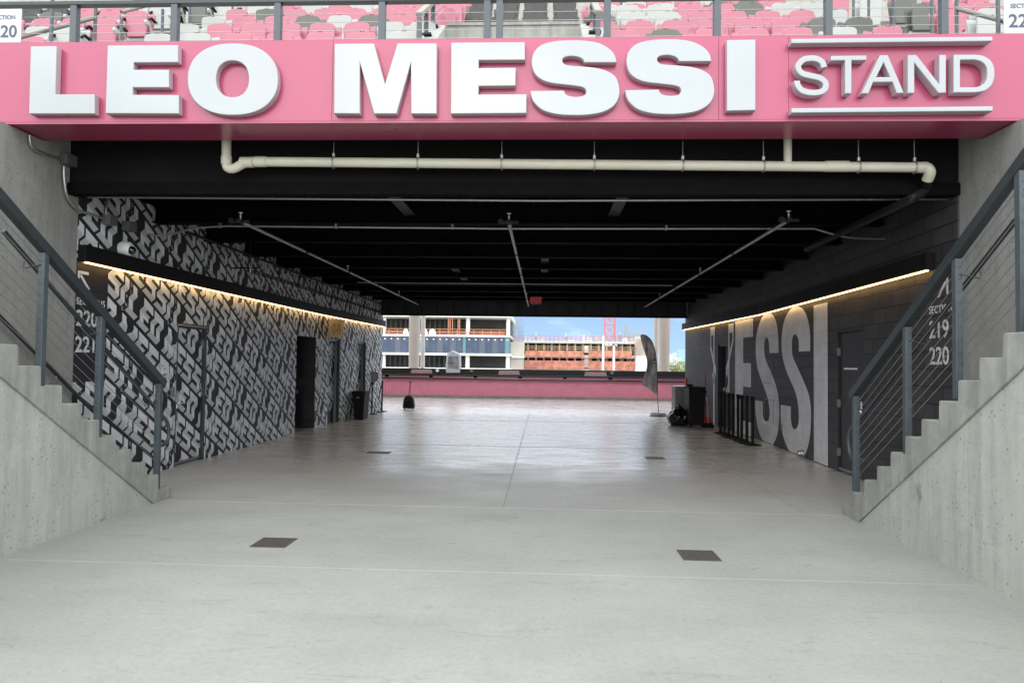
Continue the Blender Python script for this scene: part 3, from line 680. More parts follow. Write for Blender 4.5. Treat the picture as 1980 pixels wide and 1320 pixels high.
# the sign is a projecting box whose broad face looks down the tunnel
pl, pr = atY(636, 618, 16.9), atY(664, 652, 16.9)
fx0, fx1, fz0, fz1 = pl.x, pr.x, pr.z, pl.z
box('face', (fx0, 16.88, fz0), (fx1, 16.93, fz1), M_bronze, wc, .003)
def figure(cxx, skirt):
    s = (fz1-fz0)/34.; zc = lambda y: fz1-y*s; g_ = MB(); yy = 16.872
    def ln(pts, cl=False):
        P = [(cxx+a*s, yy, zc(b)) for a, b in pts]
        if cl: P.append(P[0])
        for u, v in zip(P, P[1:]): g_.bar(u, v, .006, .008)
    ln([(math.cos(t)*1.9, 9+math.sin(t)*1.9) for t in [i*math.pi/4 for i in range(8)]], True)
    if skirt: ln([(-1, 12), (1, 12), (4.2, 21), (3, 21.8), (1.6, 18), (2, 21), (1.2, 27.5), (-1.2, 27.5), (-2, 21), (-1.6, 18), (-3, 21.8), (-4.2, 21)], True)
    else: ln([(-3.2, 12), (3.2, 12), (3.2, 20.5), (1.8, 20.5), (1.4, 27.5), (-1.4, 27.5), (-1.8, 20.5), (-3.2, 20.5)], True)
    g_.build('figure_outline', M_blackm, wc)
figure(fx0+(fx1-fx0)*.38, False); figure(fx0+(fx1-fx0)*.70, True)
plate('hand_sign', LX, 1, 16.3, 16.62, 1.35, 1.72, .012, M_lgry, 'upper pale panel on the patterned wall before the restroom door', 'sign', 'pale panels by the restroom')
plate('hand_sign', LX, 1, 16.3, 16.52, 1.1, 1.28, .012, M_lgry, 'lower small pale panel on the patterned wall before the restroom door', 'sign', 'pale panels by the restroom')

# ---- light strips
def strip(F, sg, y0, y1, label, brk):
    t = thing('strip_light', (F(y0), y0, 2.73), label, 'strip light', 'warm light strips along the walls')
    mb = MB(); wseg(mb, F, y0, y1, 2.735, 2.93, min(0, sg*.11), max(0, sg*.11), brk); mb.build('housing', M_black, t)
    mb = MB(); wseg(mb, F, y0+.05, y1-.02, 2.722, 2.734, min(sg*.05, sg*.085), max(sg*.05, sg*.085), brk); mb.build('lamp', M_led, t)
strip(LX, 1, 7.7, 21.74, 'long warm light strip in a black channel along the patterned wall', [16.1])
strip(RX, -1, 7.95, 21.74, 'long warm light strip in a black channel along the black block wall', [15.05])

# ---- cast concrete side walls, outer walls
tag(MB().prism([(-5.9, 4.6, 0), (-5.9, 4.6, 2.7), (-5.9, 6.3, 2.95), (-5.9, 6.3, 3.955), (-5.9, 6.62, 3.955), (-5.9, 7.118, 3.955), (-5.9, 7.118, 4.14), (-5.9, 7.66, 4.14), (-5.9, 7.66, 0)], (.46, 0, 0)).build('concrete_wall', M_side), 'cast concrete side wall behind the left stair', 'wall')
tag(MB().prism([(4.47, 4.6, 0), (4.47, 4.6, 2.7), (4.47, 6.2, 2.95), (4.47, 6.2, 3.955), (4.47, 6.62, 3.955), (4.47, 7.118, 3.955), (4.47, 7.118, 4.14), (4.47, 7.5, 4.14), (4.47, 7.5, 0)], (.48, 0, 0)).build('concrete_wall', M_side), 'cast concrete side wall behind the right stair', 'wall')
tag(MB().box((-18, 7.15, -.1), (-5.91, 7.4, 3.82)).box((-24, 21.3, -.1), (-5.48, 21.74, 12.4)).build('outer_wall', M_blackm), 'black outer wall beyond the patterned side', 'wall')
tag(MB().box((4.96, 7.15, -.1), (18, 7.4, 3.82)).box((4.81, 21.3, -.1), (24, 21.74, 12.4)).build('outer_wall', M_blackm), 'black outer wall beyond the block side', 'wall')

# ================================================================== STAIRS
def stairs(xi, xo, Y0, z0, seamY, label, sgn):
    t = thing('staircase', (xi, Y0, 0), label, 'staircase', 'concrete stairs either side of the tunnel mouth')
    P = [(Y0, 0)]; y = Y0; z = z0; n = 17
    for i in range(n):
        # each riser leans back a little under its nosing
        P.append((y+.012, z-.012)); P.append((y, z)); y -= .265; P.append((y+.018, z)); z += .1745
    P.append((y, z-.1745)); P.append((1.6, z-.1745)); P.append((1.6, 0))
    zz = lambda Y: max(0, (seamY-Y)*.657)
    top = [p for p in P[:-1]]; last = top[-1][0]
    # slab: stepped top, straight bottom along the seam
    poly = [(xi-sgn*.0, a, b) for a, b in top]+[(xi, 1.6, 2.0), (xi, 4.41, zz(4.41)), (xi, seamY, 0)]
    MB().prism(poly, (xo-xi, 0, 0)).build('steps', M_stair, t, .006)
    e = sgn*.014
    MB().prism([(xi-e, seamY-.03, 0), (xi-e, 4.35, zz(4.35)-.02+.03), (xi-e, 1.59, 2.04), (xi-e, 1.59, 0)], (xo-xi+2*e, 0, 0)).build('side_wall', M_wallc, t)
    MB().tube([(xi-e*.3, seamY-.01, .004), (xi-e*.3, 4.41, zz(4.41)-.004)], .013, 6).build('seam', M_stair, t)
stairs(-4.3, -5.435, 7.77, .135, 7.45, 'concrete stair climbing toward the viewer on the left', 1)
stairs(3.3, 4.465, 7.68, .118, 7.32, 'concrete stair climbing toward the viewer on the right', -1)

def stair_rail(X, posts, off, hand, loop, wallpipe, label, sg):
    """posts: (Y, z foot, z top)."""
    t = thing('stair_railing', (X, posts[-1][0], posts[-1][1]), label, 'railing', 'cable railings on the stairs')
    for (Y, zf, ztp) in posts:
        MB().box((X-.029, Y-.029, zf), (X+.029, Y+.029, ztp)).build('post', M_steel, t, .004)
    a, b = posts[0], posts[-1]; sl = (b[2]-a[2])/(b[0]-a[0]); L = lambda Y, dz=0: (X, Y, a[2]+sl*(Y-a[0])+dz)
    MB().bar(L(a[0]-.6, .045), L(b[0]+.085, .045), .075, .085).build('top_rail', M_steeld, t, .006)
    for k in range(1, 10):
        MB().tube([L(a[0]-.6, .0-.098*k), L(b[0], .0-.098*k)], .0033, 6).build('cable', M_cable, t)
    MB().tube(hand, .021, 12).build('handrail', M_steeld, t)
    MB().tube(smooth_path(loop, 5), .021, 12).build('handrail_return', M_steel, t)
    for (Y, zf, ztp) in posts:
        # bracket from post to handrail
        h = hand[0]; k = hand[-1]; f = (Y-h[1])/(k[1]-h[1]); 
        if -.1 < f < 1.05:
            z = h[2]+(k[2]-h[2])*f; MB().tube([(X, Y-.03, z-.03), (hand[0][0], Y-.06, z-.07), (hand[0][0], Y-.06, z-.01)], .006, 6).build('bracket', M_steeld, t)
    return t
xl = -4.34; xh = -4.47
hl = [tuple(atX(6, 446, xh)), tuple(atX(300, 788, xh))]
lp = [atX(300, 788, xh), atX(313, 802, xh), atX(323, 815, xh), atX(326, 830, xh), atX(325, 848, xh), atX(315, 860, xh), atX(293, 861, xh)]
stair_rail(xl, [(4.90, 1.87, 3.02), (5.70, 1.35, 2.51), (6.49, .83, 2.015), (7.54, .13, 1.325)], .1, hl, lp, None, 'dark grey cable railing on the left stair, three posts in view', 1)
xr = 3.37; xh = 3.52
hr = [tuple(atX(1975, 412, xh)), tuple(atX(1661, 811, xh))]
lp = [atX(1661, 811, xh), atX(1650, 822, xh), atX(1642, 840, xh), atX(1641, 858, xh), atX(1644, 878, xh), atX(1652, 888, xh), atX(1668, 889, xh)]
stair_rail(xr, [(4.22, 2.3, 3.48), (4.94, 1.86, 3.01), (5.69, 1.36, 2.50), (6.46, .82, 1.985), (7.50, .28, 1.30)], .1, hr, lp, None, 'dark grey cable railing on the right stair, four posts in view', -1)
wr = thing('wall_handrail', (-5.37, 7.9, .9), 'dark pipe handrail fixed low along the left concrete wall', 'handrail')
MB().tube([(-5.37, 5.4, 2.78), (-5.37, 7.75, 1.1), (-5.37, 8.0, .93)], .021).build('pipe', M_steeld, wr)
for yy, z in ((6.2, 2.2), (7.3, 1.42)): MB().tube([(-5.44, yy, z-.09), (-5.37, yy, z-.09), (-5.37, yy, z-.01)], .008, 6).build('bracket', M_galv, wr)

# ================================================================== FASCIA AND SIGN
fa = thing('fascia', (0, 6.6, 3.97), 'long pink metal fascia spanning the tunnel mouth', 'fascia')
box('backing', (-9, 6.632, 4.0), (9, 6.655, 4.79), M_blackm, fa)
seams = [-9]+[atY(x, 200, 6.6).x for x in (642, 1389.5, 1525)]+[9]
for a, b in zip(seams, seams[1:]): MB().box((a+.0012, 6.6, 3.985), (b-.0012, 6.63, 4.795)).build('panel', M_pink, fa, .002)
box('soffit', (-9, 6.601, 3.965), (9, 7.115, 3.984), M_pink, fa)
box('top_cap', (-9, 6.605, 4.796), (9, 6.70, 4.806), mat('dark_pink_edge', (.35, .07, .13), .5), fa)
sg_ = thing('raised_sign', (0, 6.52, 4), 'giant raised white capitals reading across the pink fascia', 'sign')
FY = 6.52
def letter(loops, name='letter', depth=.078, fy=FY):
    L2 = [[(lambda p: (p.x, p.z))(atY(x, y, fy)) for x, y in lp_] for lp_ in loops]
    me = outline_mesh(L2, depth, .006)
    # local x = world X, local y = world Z, local +z = toward the wall
    for v in me.vertices: v.co.z = depth-v.co.z
    o = put(me, name, [M_letter, M_return], (0, 0, 0), (1, 0, 0), (0, 0, 1), sg_, xf=lambda a, b, c: Vector((a, fy+c, b)), face2=(0, -1, 0))
    return o
def T(L, ox, s=3.): return [(ox+x/s, y/s) for x, y in L]
letter([T([(178, 270), (328, 268), (320, 548), (548, 548), (548, 660), (168, 660)], 0)])
letter([T([(624, 265), (1032, 262), (1032, 362), (775, 364), (775, 405), (980, 405), (980, 508), (770, 508), (770, 550), (1037, 552), (1037, 660), (612, 658)], 0)])
def oval(cx_, cy_, rx, ry, n=56, p=2.25, ox=0):
    return T([(cx_+rx*math.copysign(abs(math.cos(t))**(2/p), math.cos(t)), cy_+ry*math.copysign(abs(math.sin(t))**(2/p), math.sin(t))) for t in [2*math.pi*i/n for i in range(n)]], ox)
letter([oval(1350, 460, 262, 208), oval(1348, 458, 95, 106)])
letter([[(646.7, 85), (723, 84.3), (744.3, 162.3), (768.3, 84), (844.6, 84), (844, 220), (795, 220), (794.3, 121.7), (766.7, 220), (723.3, 220), (695.7, 121.7), (695.7, 220), (645.7, 219.5)]])
letter([T([(637, 248), (1065, 245), (1065, 348), (797, 350), (797, 395), (1013, 393), (1010, 498), (797, 500), (795, 548), (1075, 547), (1073, 657), (635, 660)], 660)])
SS = [(1597, 363), (1410, 363), (1400, 345), (1370, 330), (1330, 326), (1295, 333), (1282, 348), (1290, 368), (1320, 380), (1400, 386), (1480, 395), (1540, 412), (1590, 445), (1611, 500), (1613, 545), (1598, 592), (1560, 630), (1500, 655), (1420, 667), (1340, 669), (1250, 663), (1170, 640), (1122, 600), (1103, 565), (1096, 528), (1292, 525), (1300, 545), (1325, 558), (1365, 562), (1403, 556), (1420, 538), (1413, 515), (1380, 502), (1300, 492), (1220, 482), (1165, 464), (1125, 432), (1106, 385), (1106, 340), (1120, 300), (1160, 262), (1230, 241), (1320, 234), (1410, 236), (1490, 250), (1550, 280), (1585, 318)]
letter([T(smooth_S(SS, [0, 1, 24, 25]), 660)])
dx = (1384.3-1028)/2.-(1384.3-1028)/2.
SSb = [(660+x/3+ (1211.7-1028.3), y/3-1.6-(660+x/3-1028)*.004) for x, y in smooth_S(SS, [0, 1, 24, 25])]
letter([SSb])
letter([[(1405.7, 77.7), (1461, 76.7), (1461, 213.3), (1405.7, 214.6)]])
FY2 = 6.50
def l2(loops, name='letter'): return letter([T(L, 1320) for L in loops], name, .098, FY2)
l2([[(632, 226), (1798, 213), (1798, 239), (632, 252)]], 'bar'); l2([[(632, 628), (1800, 617), (1800, 644), (632, 655)]], 'bar')
ctr = smooth_path([(823, 392, 0), (812, 362, 0), (780, 342, 0), (745, 338, 0), (703, 346, 0), (674, 375, 0), (676, 405, 0), (700, 428, 0), (745, 440, 0), (795, 452, 0), (826, 474, 0), (832, 502, 0), (815, 527, 0), (780, 537, 0), (738, 537, 0), (692, 523, 0), (668, 492, 0), (665, 468, 0)], 4)
lft, rgt = [], []
for i, p in enumerate(ctr):
    d_ = (ctr[min(i+1, len(ctr)-1)]-ctr[max(i-1, 0)]).normalized(); nn = Vector((-d_.y, d_.x, 0)); lft.append(tuple((p+nn*17)[:2])); rgt.append(tuple((p-nn*17)[:2]))
l2([lft+rgt[::-1]])
l2([[(860, 325), (1067, 322), (1067, 350), (980, 351), (980, 543), (943, 543), (943, 351), (860, 352)]])
l2([[(1145, 321), (1190, 320), (1284, 540), (1243, 541), (1219, 476), (1106, 477), (1078, 543), (1038, 543)], [(1167, 362), (1204, 447), (1124, 448)]])
l2([[(1307, 320), (1356, 319), (1490, 490), (1490, 320), (1528, 319), (1528, 539), (1484, 540), (1345, 366), (1345, 541), (1307, 541)]])
dl = [(1573, 318), (1690, 317), (1745, 325), (1790, 355), (1808, 400), (1808, 450), (1792, 495), (1752, 527), (1690, 537), (1573, 537)]
di = [(1610, 348), (1690, 347), (1730, 357), (1760, 385), (1768, 425), (1762, 465), (1735, 497), (1690, 507), (1610, 507)]
l2([smooth_S(dl, [0, 1, 8, 9]), smooth_S(di, [0, 1, 7, 8])])

# ================================================================== GUARD RAIL above the fascia, section plates
GY = 6.80
gr = thing('guard_railing', (0, GY, 4.76), 'long blue grey railing with thin cables along the top of the pink fascia', 'railing')
ztop = atY(150, 9.5, GY).z
for px_ in (145, 339, 538, 739, 942, 966, 1174, 1386, 1601, 1824):
    X = atY(px_, 50, GY).x; MB().box((X-.034, GY-.034, 4.765), (X+.034, GY+.034, ztop-.02)).build('post', M_steel, gr, .003)
for s0 in (-7.6, -6.6, 5.5, 6.6): MB().box((s0-.034, GY-.034, 4.765), (s0+.034, GY+.034, ztop-.02)).build('post', M_steel, gr, .003)
MB().box((-9, GY-.04, ztop-.02), (9, GY+.04, ztop+.02)).build('top_rail', M_steeld, gr, .004)
for z in (4.82, 4.907, 4.995, 5.083, 5.17): MB().tube([(-9, GY, z), (9, GY, z)], .0032, 6).build('cable', M_cable, gr)
M_navy = mat('navy_lettering', (.045, .06, .10), .5)
def sec_sign(x0, x1, y0, y1, lines, label, alx):
    a = atY(x0, y0, 6.74); b = atY(x1, y1, 6.74)
    t = thing('section_sign', (a.x, 6.74, b.z), label, 'sign', 'section number signs')
    box('panel', (a.x, 6.735, b.z), (b.x, 6.745, a.z), M_lgry if False else mat('white_sign', (.42, .44, .45), .4), t, .002)
    for px_, py_, cap, txt, al, fat in lines:
        p = atY(px_, py_, 6.734); put(text_mesh(txt, cap/.70, .001, fat, al), 'lettering', M_navy, (p.x, 6.734, p.z), (1, 0, 0), (0, 0, 1), t)
    for cx_, cz_ in ((a.x+.015, a.z-.03), (b.x-.015, a.z-.03), (a.x+.015, b.z+.03), (b.x-.015, b.z+.03)):
        MB().lathe([(.004, 0), (.004, .004)], (cx_, 6.735, cz_), 8, (0, -1, 0)).build('screw', M_galv, t)
sec_sign(-62, 40.5, 19, 83, [(30, 37.5, .042, 'SECTION', 'RIGHT', .001), (32.5, 72, .125, '220', 'RIGHT', .003)], 'white plate reading section 220 on the railing at the far left', 0)
sec_sign(1940, 2042, 0, 65, [(1953.5, 16, .042, 'SECTION', 'LEFT', .001), (1950, 53, .128, '221', 'LEFT', .003)], 'white plate reading section 221 on the railing at the far right', 0)

# rails on the cheek walls
def cheek_rail(xs, label):
    t = thing('cheek_rail', (xs[0][0], xs[0][1], xs[0][2]), label, 'railing', 'short railings on the parapet side walls')
    for (X, Y, Z) in xs:
        MB().box((X-.085, Y-.085, Z-.004), (X+.085, Y+.085, Z+.016)).build('base_plate', M_steeld, t)
        MB().box((X-.03, Y-.03, Z+.016), (X+.03, Y+.03, Z+.36)).build('post', M_steel, t, .003)
    a, b = xs[0], xs[-1]; MB().bar((a[0], a[1]-.04, a[2]+.385), (b[0], b[1]+1.2, b[2]+.385+1.2*(b[2]-a[2])/(b[1]-a[1])), .085, .05).build('top_rail', mat('worn_rail_top', (.22, .215, .175), .6), t)
    for k in (.1, .22, .32): MB().tube([(a[0], a[1], a[2]+k), (b[0], b[1]+1.0, b[2]+k+1.0*(b[2]-a[2])/(b[1]-a[1]))], .003, 6).build('cable', M_cable, t)
zc_ = lambda Y: 5.68+(Y-8.62)*.71
cheek_rail([(PW0-.17, y, zc_(y)) for y in (8.75, 9.25, 9.8)], 'short railing on the left sloping parapet wall')
cheek_rail([(PW1+.17, y, zc_(y)) for y in (8.75, 9.3, 9.9)], 'short railing on the right sloping parapet wall')

# aisle hand rails of round pipe
def aisle_rail(pts, rail, label):
    """pts: (px, py of foot, Y, floor z)"""
    t = thing('aisle_handrail', (0, 8, 4.8), label, 'handrail', 'aisle handrails')
    for px_, Y, zf, zt_ in pts:
        X = atY(px_, 45, Y).x; MB().tube([(X, Y, zf), (X, Y, zt_)], .021, 10).build('post', M_steel, t)
    for a, b in rail: MB().tube([a, b], .024, 10).build('pipe', mat('olive_pipe', (.15, .15, .125), .4, metal=.3), t)
aisle_rail([(100, 7.6, 4.76, 5.9), (184, 8.2, 4.76, 6.1)], [(atY(30, 75, 7.3), atY(184, 35, 8.2))], 'pipe handrail sloping up at the far left of the front walkway')
aisle_rail([(235, 8.45, 4.9, 6.0), (314, 9.35, 5.2, 6.6), (366, 10.15, 5.9, 7.3), (397, 10.95, 6.4, 7.9), (449, 11.9, 6.9, 8.6)],
           [(atY(235, 24, 8.45), atY(292, 9, 9.1)), (atY(292, 9, 9.1), atY(292, 9, 9.1)+Vector((1.0, 2.9, 2.0)))], 'pipe handrail climbing the left aisle steps between seats')
aisle_rail([(1850, 7.9, 4.76, 6.1), (1930, 7.3, 4.76, 5.9)], [(atY(1850, 17, 7.9), atY(1990, 55, 7.0))], 'pipe handrail sloping down at the far right of the front walkway')
aisle_rail([(1802, 8.5, 4.9, 6.3), (1727.6, 9.35, 5.5, 7.0), (1680, 10.3, 6.2, 7.6), (1650.5, 11.1, 6.7, 8.2)], [(atY(1802, -5, 8.5), atY(1802, -5, 8.5)+Vector((-.55, 2.6, 1.9)))], 'pipe handrail climbing the right aisle steps between seats')

# ================================================================== SEATS
SC = {'P': ('pink', (.39, .125, .17)), 'W': ('white', (.345, .36, .345)), 'G': ('grey green', (.085, .09, .075)), 'K': ('black', (.018, .018, .017))}
def seat_proto(key, arm):
    nm, c = SC[key]; m1 = mat('seat_'+nm.replace(' ', '_'), c, .38, var=.03, vscale=2)
    t = thing('stadium_seat', (0, 0, 0), 'x', 'seat')
    h = .19; out = [(-.165, .40), (.165, .40), (.186, .52)]+[(.188-.062*(1-math.cos(a)), .78+.062*math.sin(a)) for a in [i*math.pi/10 for i in range(6)]]+[(.05, .850), (-.05, .850)]+[(-(.188-.062*(1-math.cos(a))), .78+.062*math.sin(a)) for a in [i*math.pi/10 for i in range(5, -1, -1)]]+[(-.186, .52)]
    me = outline_mesh([out], .045, .012)
    # shallow belly in the folded pan
    put(me, 'seat_pan', m1, (0, 0, 0), (1, 0, 0), (0, 0, 1), t, xf=lambda a, b, c_: Vector((a, .045-c_-.05*(b-.40)+.012*math.cos(a*8)*0, b)))
    bk = [(-.20, .42), (.20, .42), (.225, .62), (.25, .83), (.235, .862), (.12, .855), (0, .85), (-.12, .855), (-.235, .862), (-.25, .83), (-.225, .62)]
    me = outline_mesh([bk], .03, .008)
    put(me, 'backrest', m1, (0, 0, 0), (1, 0, 0), (0, 0, 1), t, xf=lambda a, b, c_: Vector((a, .16-c_+.05*(b-.4)-.5*a*a, b)))
    MB().box((-.03, -.001-.021, .845), (-.008, .02, .852)).box((.008, -.022, .845), (.03, .02, .852)).build('slot_cap', M_blackm, t)
    MB().box((-.20, .05, .36), (.20, .12, .41)).box((-.19, .07, 0), (-.15, .11, .36)).box((.15, .07, 0), (.19, .11, .36)).build('bracket', mat('seat_bracket', (.35, .35, .33), .5), t)
    if arm:
        MB().bar((.262, .16, .70), (.262, -.02, .71), .04, .03).bar((.262, -.02, .70), (.262, -.13, .60), .035, .03).build('armrest', M_black, t)
        MB().bar((.262, -.10, .62), (.262, .08, .38), .03, .04).lathe([(.045, 0), (.045, .05)], (.24, -.14, .57), 12, (1, 0, 0)).build('arm_support', mat('seat_bracket', (.35, .35, .33), .5), t)
    return t
PROTO = {}
ORDN = ['first', 'second', 'third', 'fourth', 'fifth', 'sixth', 'seventh', 'eighth', 'ninth', 'tenth', 'eleventh', 'twelfth', 'thirteenth', 'fourteenth', 'fifteenth']
ROWN = ['lowest', 'second', 'third', 'fourth', 'fifth', 'sixth', 'seventh', 'eighth', 'ninth']
def place_seat(key, X, Y, Z, label, group, arm=False, rz=0):
    k = (key, arm)
    if k not in PROTO: PROTO[k] = seat_proto(key, arm); o = PROTO[k]
    else:
        s = PROTO[k]; o = s.copy(); COL.objects.link(o)
        for ch in s.children: c = ch.copy(); COL.objects.link(c); c.parent = o
    o.location = (X, Y, Z); o.rotation_euler = (0, 0, rz); o['label'] = label; o['group'] = group; o['category'] = 'seat'
def seat_row(row, blk, pts, base, arm=False):
    """pts: (px, py, colour)"""
    zt_ = 6.05+.52*row
    for i, (x, y, k) in enumerate(pts):
        p = atZ(x, y, zt_)
        fl = 5.2+.52*row
        place_seat(k, p.x, p.y, fl, '%s folding seat, %s from left in %s row of %s block' % (SC[k][0], ORDN[i], base[row] if isinstance(base, list) else base, blk), 'folding seats in the stand', arm)
def fill(row, blk, x0, x1, n, cols, arm=False):
    fl = 5.2+.52*row; Y = SEATY+.8*row
    for i in range(n):
        X = x0+(x1-x0)*i/max(1, n-1); k = cols[i % len(cols)]
        place_seat(k, X, Y-.012*X*X*.6, fl, '%s folding seat, %s from left in %s row of %s block' % (SC[k][0], ORDN[i], ROWN[row], blk), 'folding seats in the stand', arm)
LBK, RBK, OL, OR, MB_ = 'inner left', 'inner right', 'outer left', 'outer right', 'middle'
seat_row(0, LBK, [(306, 66, 'W'), (382, 65, 'W'), (461, 64, 'P'), (542, 64, 'P'), (620, 63, 'P'), (701, 62.5, 'P'), (782, 61.5, 'W')], ROWN)
seat_row(1, LBK, [(361.5, 48, 'W'), (425.5, 47, 'P'), (491, 46.5, 'P'), (557.5, 46, 'P'), (624, 45.5, 'P'), (691, 44.5, 'P'), (757, 43.5, 'W'), (818, 43, 'W')], ROWN)
seat_row(2, LBK, [(413, 33, 'W'), (474, 32.5, 'P'), (535, 32, 'P'), (596, 31.5, 'G'), (657.5, 30.8, 'W'), (719, 30, 'G'), (781, 29.5, 'P'), (843, 29, 'P'), (858+35, 28, 'P')][:8], ROWN)
seat_row(3, LBK, [(458.5, 19, 'P'), (515.6, 18.5, 'G'), (572, 18, 'P'), (628.7, 17.5, 'P'), (687, 17, 'P'), (744, 16, 'P'), (801, 15.5, 'P'), (859.7, 15, 'P')], ROWN)
seat_row(4, LBK, [(498, 6.5, 'W'), (551, 6, 'P'), (569+35, 6, 'W'), (657, 5.5, 'P'), (700, 5, 'W'), (766, 4, 'P'), (820, 4, 'P'), (874, 3, 'P')], ROWN)
fill(5, LBK, -4.0, -1.7, 6, 'WPPWPG'); fill(6, LBK, -3.9, -1.6, 6, 'PWPGPP'); fill(7, LBK, -3.8, -1.5, 6, 'WPPPGW')
seat_row(0, RBK, [(1203, 58.4, 'P'), (1287, 57.5, 'G'), (1371.8, 56, 'P'), (1456.7, 55.3, 'P'), (1542, 54, 'P'), (1628, 53, 'W'), (1715.6, 52, 'P')], ROWN)
seat_row(1, RBK, [(1165, 41, 'P'), (1236, 40, 'P'), (1306.5, 39, 'P'), (1375.6, 38.5, 'P'), (1446, 37, 'P'), (1518, 36, 'P'), (1589.5, 35.6, 'G'), (1661, 35, 'G')], ROWN)
seat_row(2, RBK, [(1160, 25, 'G'), (1224, 24.4, 'W'), (1290, 23.7, 'W'), (1354.6, 23, 'P'), (1418.5, 22.3, 'P'), (1484, 21.6, 'P'), (1550, 20.4, 'P'), (1614, 19.8, 'W')], ROWN)
seat_row(3, RBK, [(1153.5, 11.5, 'P'), (1213.7, 10.6, 'W'), (1273, 9.8, 'W'), (1332.6, 9, 'P'), (1396, 7.7, 'P'), (1453, 7.2, 'G'), (1514, 6.5, 'W'), (1571.5, 6, 'W')], ROWN)
fill(4, RBK, 1.0, 4.3, 8, 'WPGWPGPW'); fill(5, RBK, 1.2, 4.4, 7, 'WPWPGGP'); fill(6, RBK, 1.3, 4.5, 7, 'PWPPWPP'); fill(7, RBK, 1.3, 4.5, 7, 'PGPWPPW')
seat_row(0, OL, [(-20, 73, 'P'), (62, 71, 'P')], ROWN, True)
seat_row(1, OL, [(15, 53, 'P'), (74, 52, 'W'), (132, 52, 'W')], ROWN, True)
seat_row(2, OL, [(26, 37, 'P'), (86, 36.5, 'P'), (143, 36, 'P'), (204, 35, 'P')], ROWN, True)
seat_row(3, OL, [(52, 24, 'K'), (100, 24, 'G'), (165, 22.5, 'P'), (213, 22, 'P'), (265, 21.5, 'P')], ROWN, True)
seat_row(4, OL, [(62, 12, 'K'), (112, 12, 'K'), (168, 11, 'P'), (222, 10.5, 'P'), (268, 10, 'W'), (312, 9.5, 'W')], ROWN, True)
fill(5, OL, -7.9, -5.2, 6, 'KKGWPW', True)
seat_row(1, OR, [(1915, 30.6, 'W'), (1985, 30, 'P')], ROWN)
seat_row(2, OR, [(1837, 18.5, 'P'), (1915, 17, 'W'), (1980, 16, 'P')], ROWN)
seat_row(3, OR, [(1786, 7, 'G'), (1848, 7, 'P'), (1905, 6, 'P'), (1965, 5, 'P')], ROWN)
fill(4, OR, 5.75, 7.5, 4, 'WGPP'); fill(5, OR, 5.55, 7.3, 4, 'PWPW')
for row, y in ((4, 27), (5, 13), (6, 0)):
    zt_ = 6.05+.52*row
    for i, x in enumerate(((908, 975, 1035, 1095), (920, 978, 1035, 1094), (930, 982, 1036, 1092))[row-4]):
        p = atZ(x, y, zt_); place_seat('K', p.x, p.y, zt_-.85, 'black folding seat, %s from left in %s row behind the parapet' % (ORDN[i], ('front', 'second', 'third')[row-4]), 'black seats above the parapet')

# ================================================================== PIPES AND CONDUITS
def pipe(path, r, m_, label, cat='pipe', name='pipe', group=None, n=12):
    return tag(MB().tube(path, r, n).build(name, m_, None), label, cat, group)
PY = 7.28
dp = thing('drain_pipe', (0, PY, 3.8), 'cream plastic drain pipe hung across the tunnel mouth under the fascia', 'pipe')
P = lambda x, y, Y=PY: atY(x, y, Y)
xa = P(520, 313); xb = P(1775, 324)
MB().tube([xa, xb], .052, 16).build('main_run', M_pvc, dp)
MB().tube([P(438, 255), P(438, 312)], .05, 16).tube(smooth_path([P(438, 312), P(440, 324), P(452, 326), P(472, 316), P(492, 312.5), P(530, 313)], 5), .05, 16).build('left_bend', M_pvc, dp)
for x0, x1, y in ((432, 445, 312), (466, 490, 314), (493, 515, 313), (1595, 1640, 322), (1768, 1786, 324)):
    if x0 == 432: MB().tube([P(438, 303), P(438, 318)], .058, 16).build('coupling', M_pvc, dp)
    else: MB().tube([P(x0, y), P(x1, y)], .058, 16).build('coupling', M_pvc, dp)
MB().tube([P(1523, 255), P(1523, 322)], .042, 14).build('riser', M_pvc, dp)
e0 = P(1775, 324); q0 = P(1793, 348, 7.34)
MB().tube(smooth_path([e0, P(1790, 324), P(1798, 333), q0], 6), .056, 16).build('elbow', M_pvc, dp)
f1 = atZ(1762, 385, 3.40); f2 = atZ(1560, 481, 3.36)
MB().tube(smooth_path([q0, P(1787, 368, 7.45), f1], 6)+[f2], .05, 14).build('painted_run', M_blackp, dp)
for px_ in (645, 808, 970, 1149, 1320, 1476, 1660, 1768):
    c = P(px_, 318+(px_-1100)*.008); t_ = MB(); t_.tube([(c.x, PY, 4.0), (c.x, PY, c.z+.085)], .005, 6)
    t_.tube([(c.x+.0, PY+.06*math.cos(a), c.z-.003+.064*math.sin(a)) for a in [i*math.pi/8 for i in range(17)]], .007, 6); t_.box((c.x-.012, PY-.01, c.z+.055), (c.x+.012, PY+.01, c.z+.10))
    t_.build('hanger', M_galv, dp)
pipe([atY(170, 381, 7.72), atY(1040, 388, 7.72), atY(1850, 385, 7.72)], .0135, M_galv, 'thin conduit crossing the tunnel right behind the header beam', 'conduit', 'conduit')
zb = 3.475
cb = [atY(245, 442, 9.0), atY(300, 456, 9.15), atY(335, 452, 9.2), atY(378, 441, 9.2), atY(440, 437, 9.2), atY(985, 442, 9.2), atY(1575, 442, 9.2), atY(1640, 459, 9.2), atY(1725, 462, 9.2)]
cpath = [cb[0]]+[Vector(v) for v in smooth_path(cb[1:5], 4)]+[cb[5]]+[Vector(v) for v in smooth_path(cb[6:], 4)]
pipe(cpath, .014, M_galv, 'thin conduit under the nearest ceiling beam, bent at both ends', 'conduit', 'conduit')
pipe([atY(690, 546, 16.2), atY(1300, 551.5, 16.2)], .012, M_galv, 'faint pale conduit crossing deep inside the tunnel', 'conduit', 'conduit')
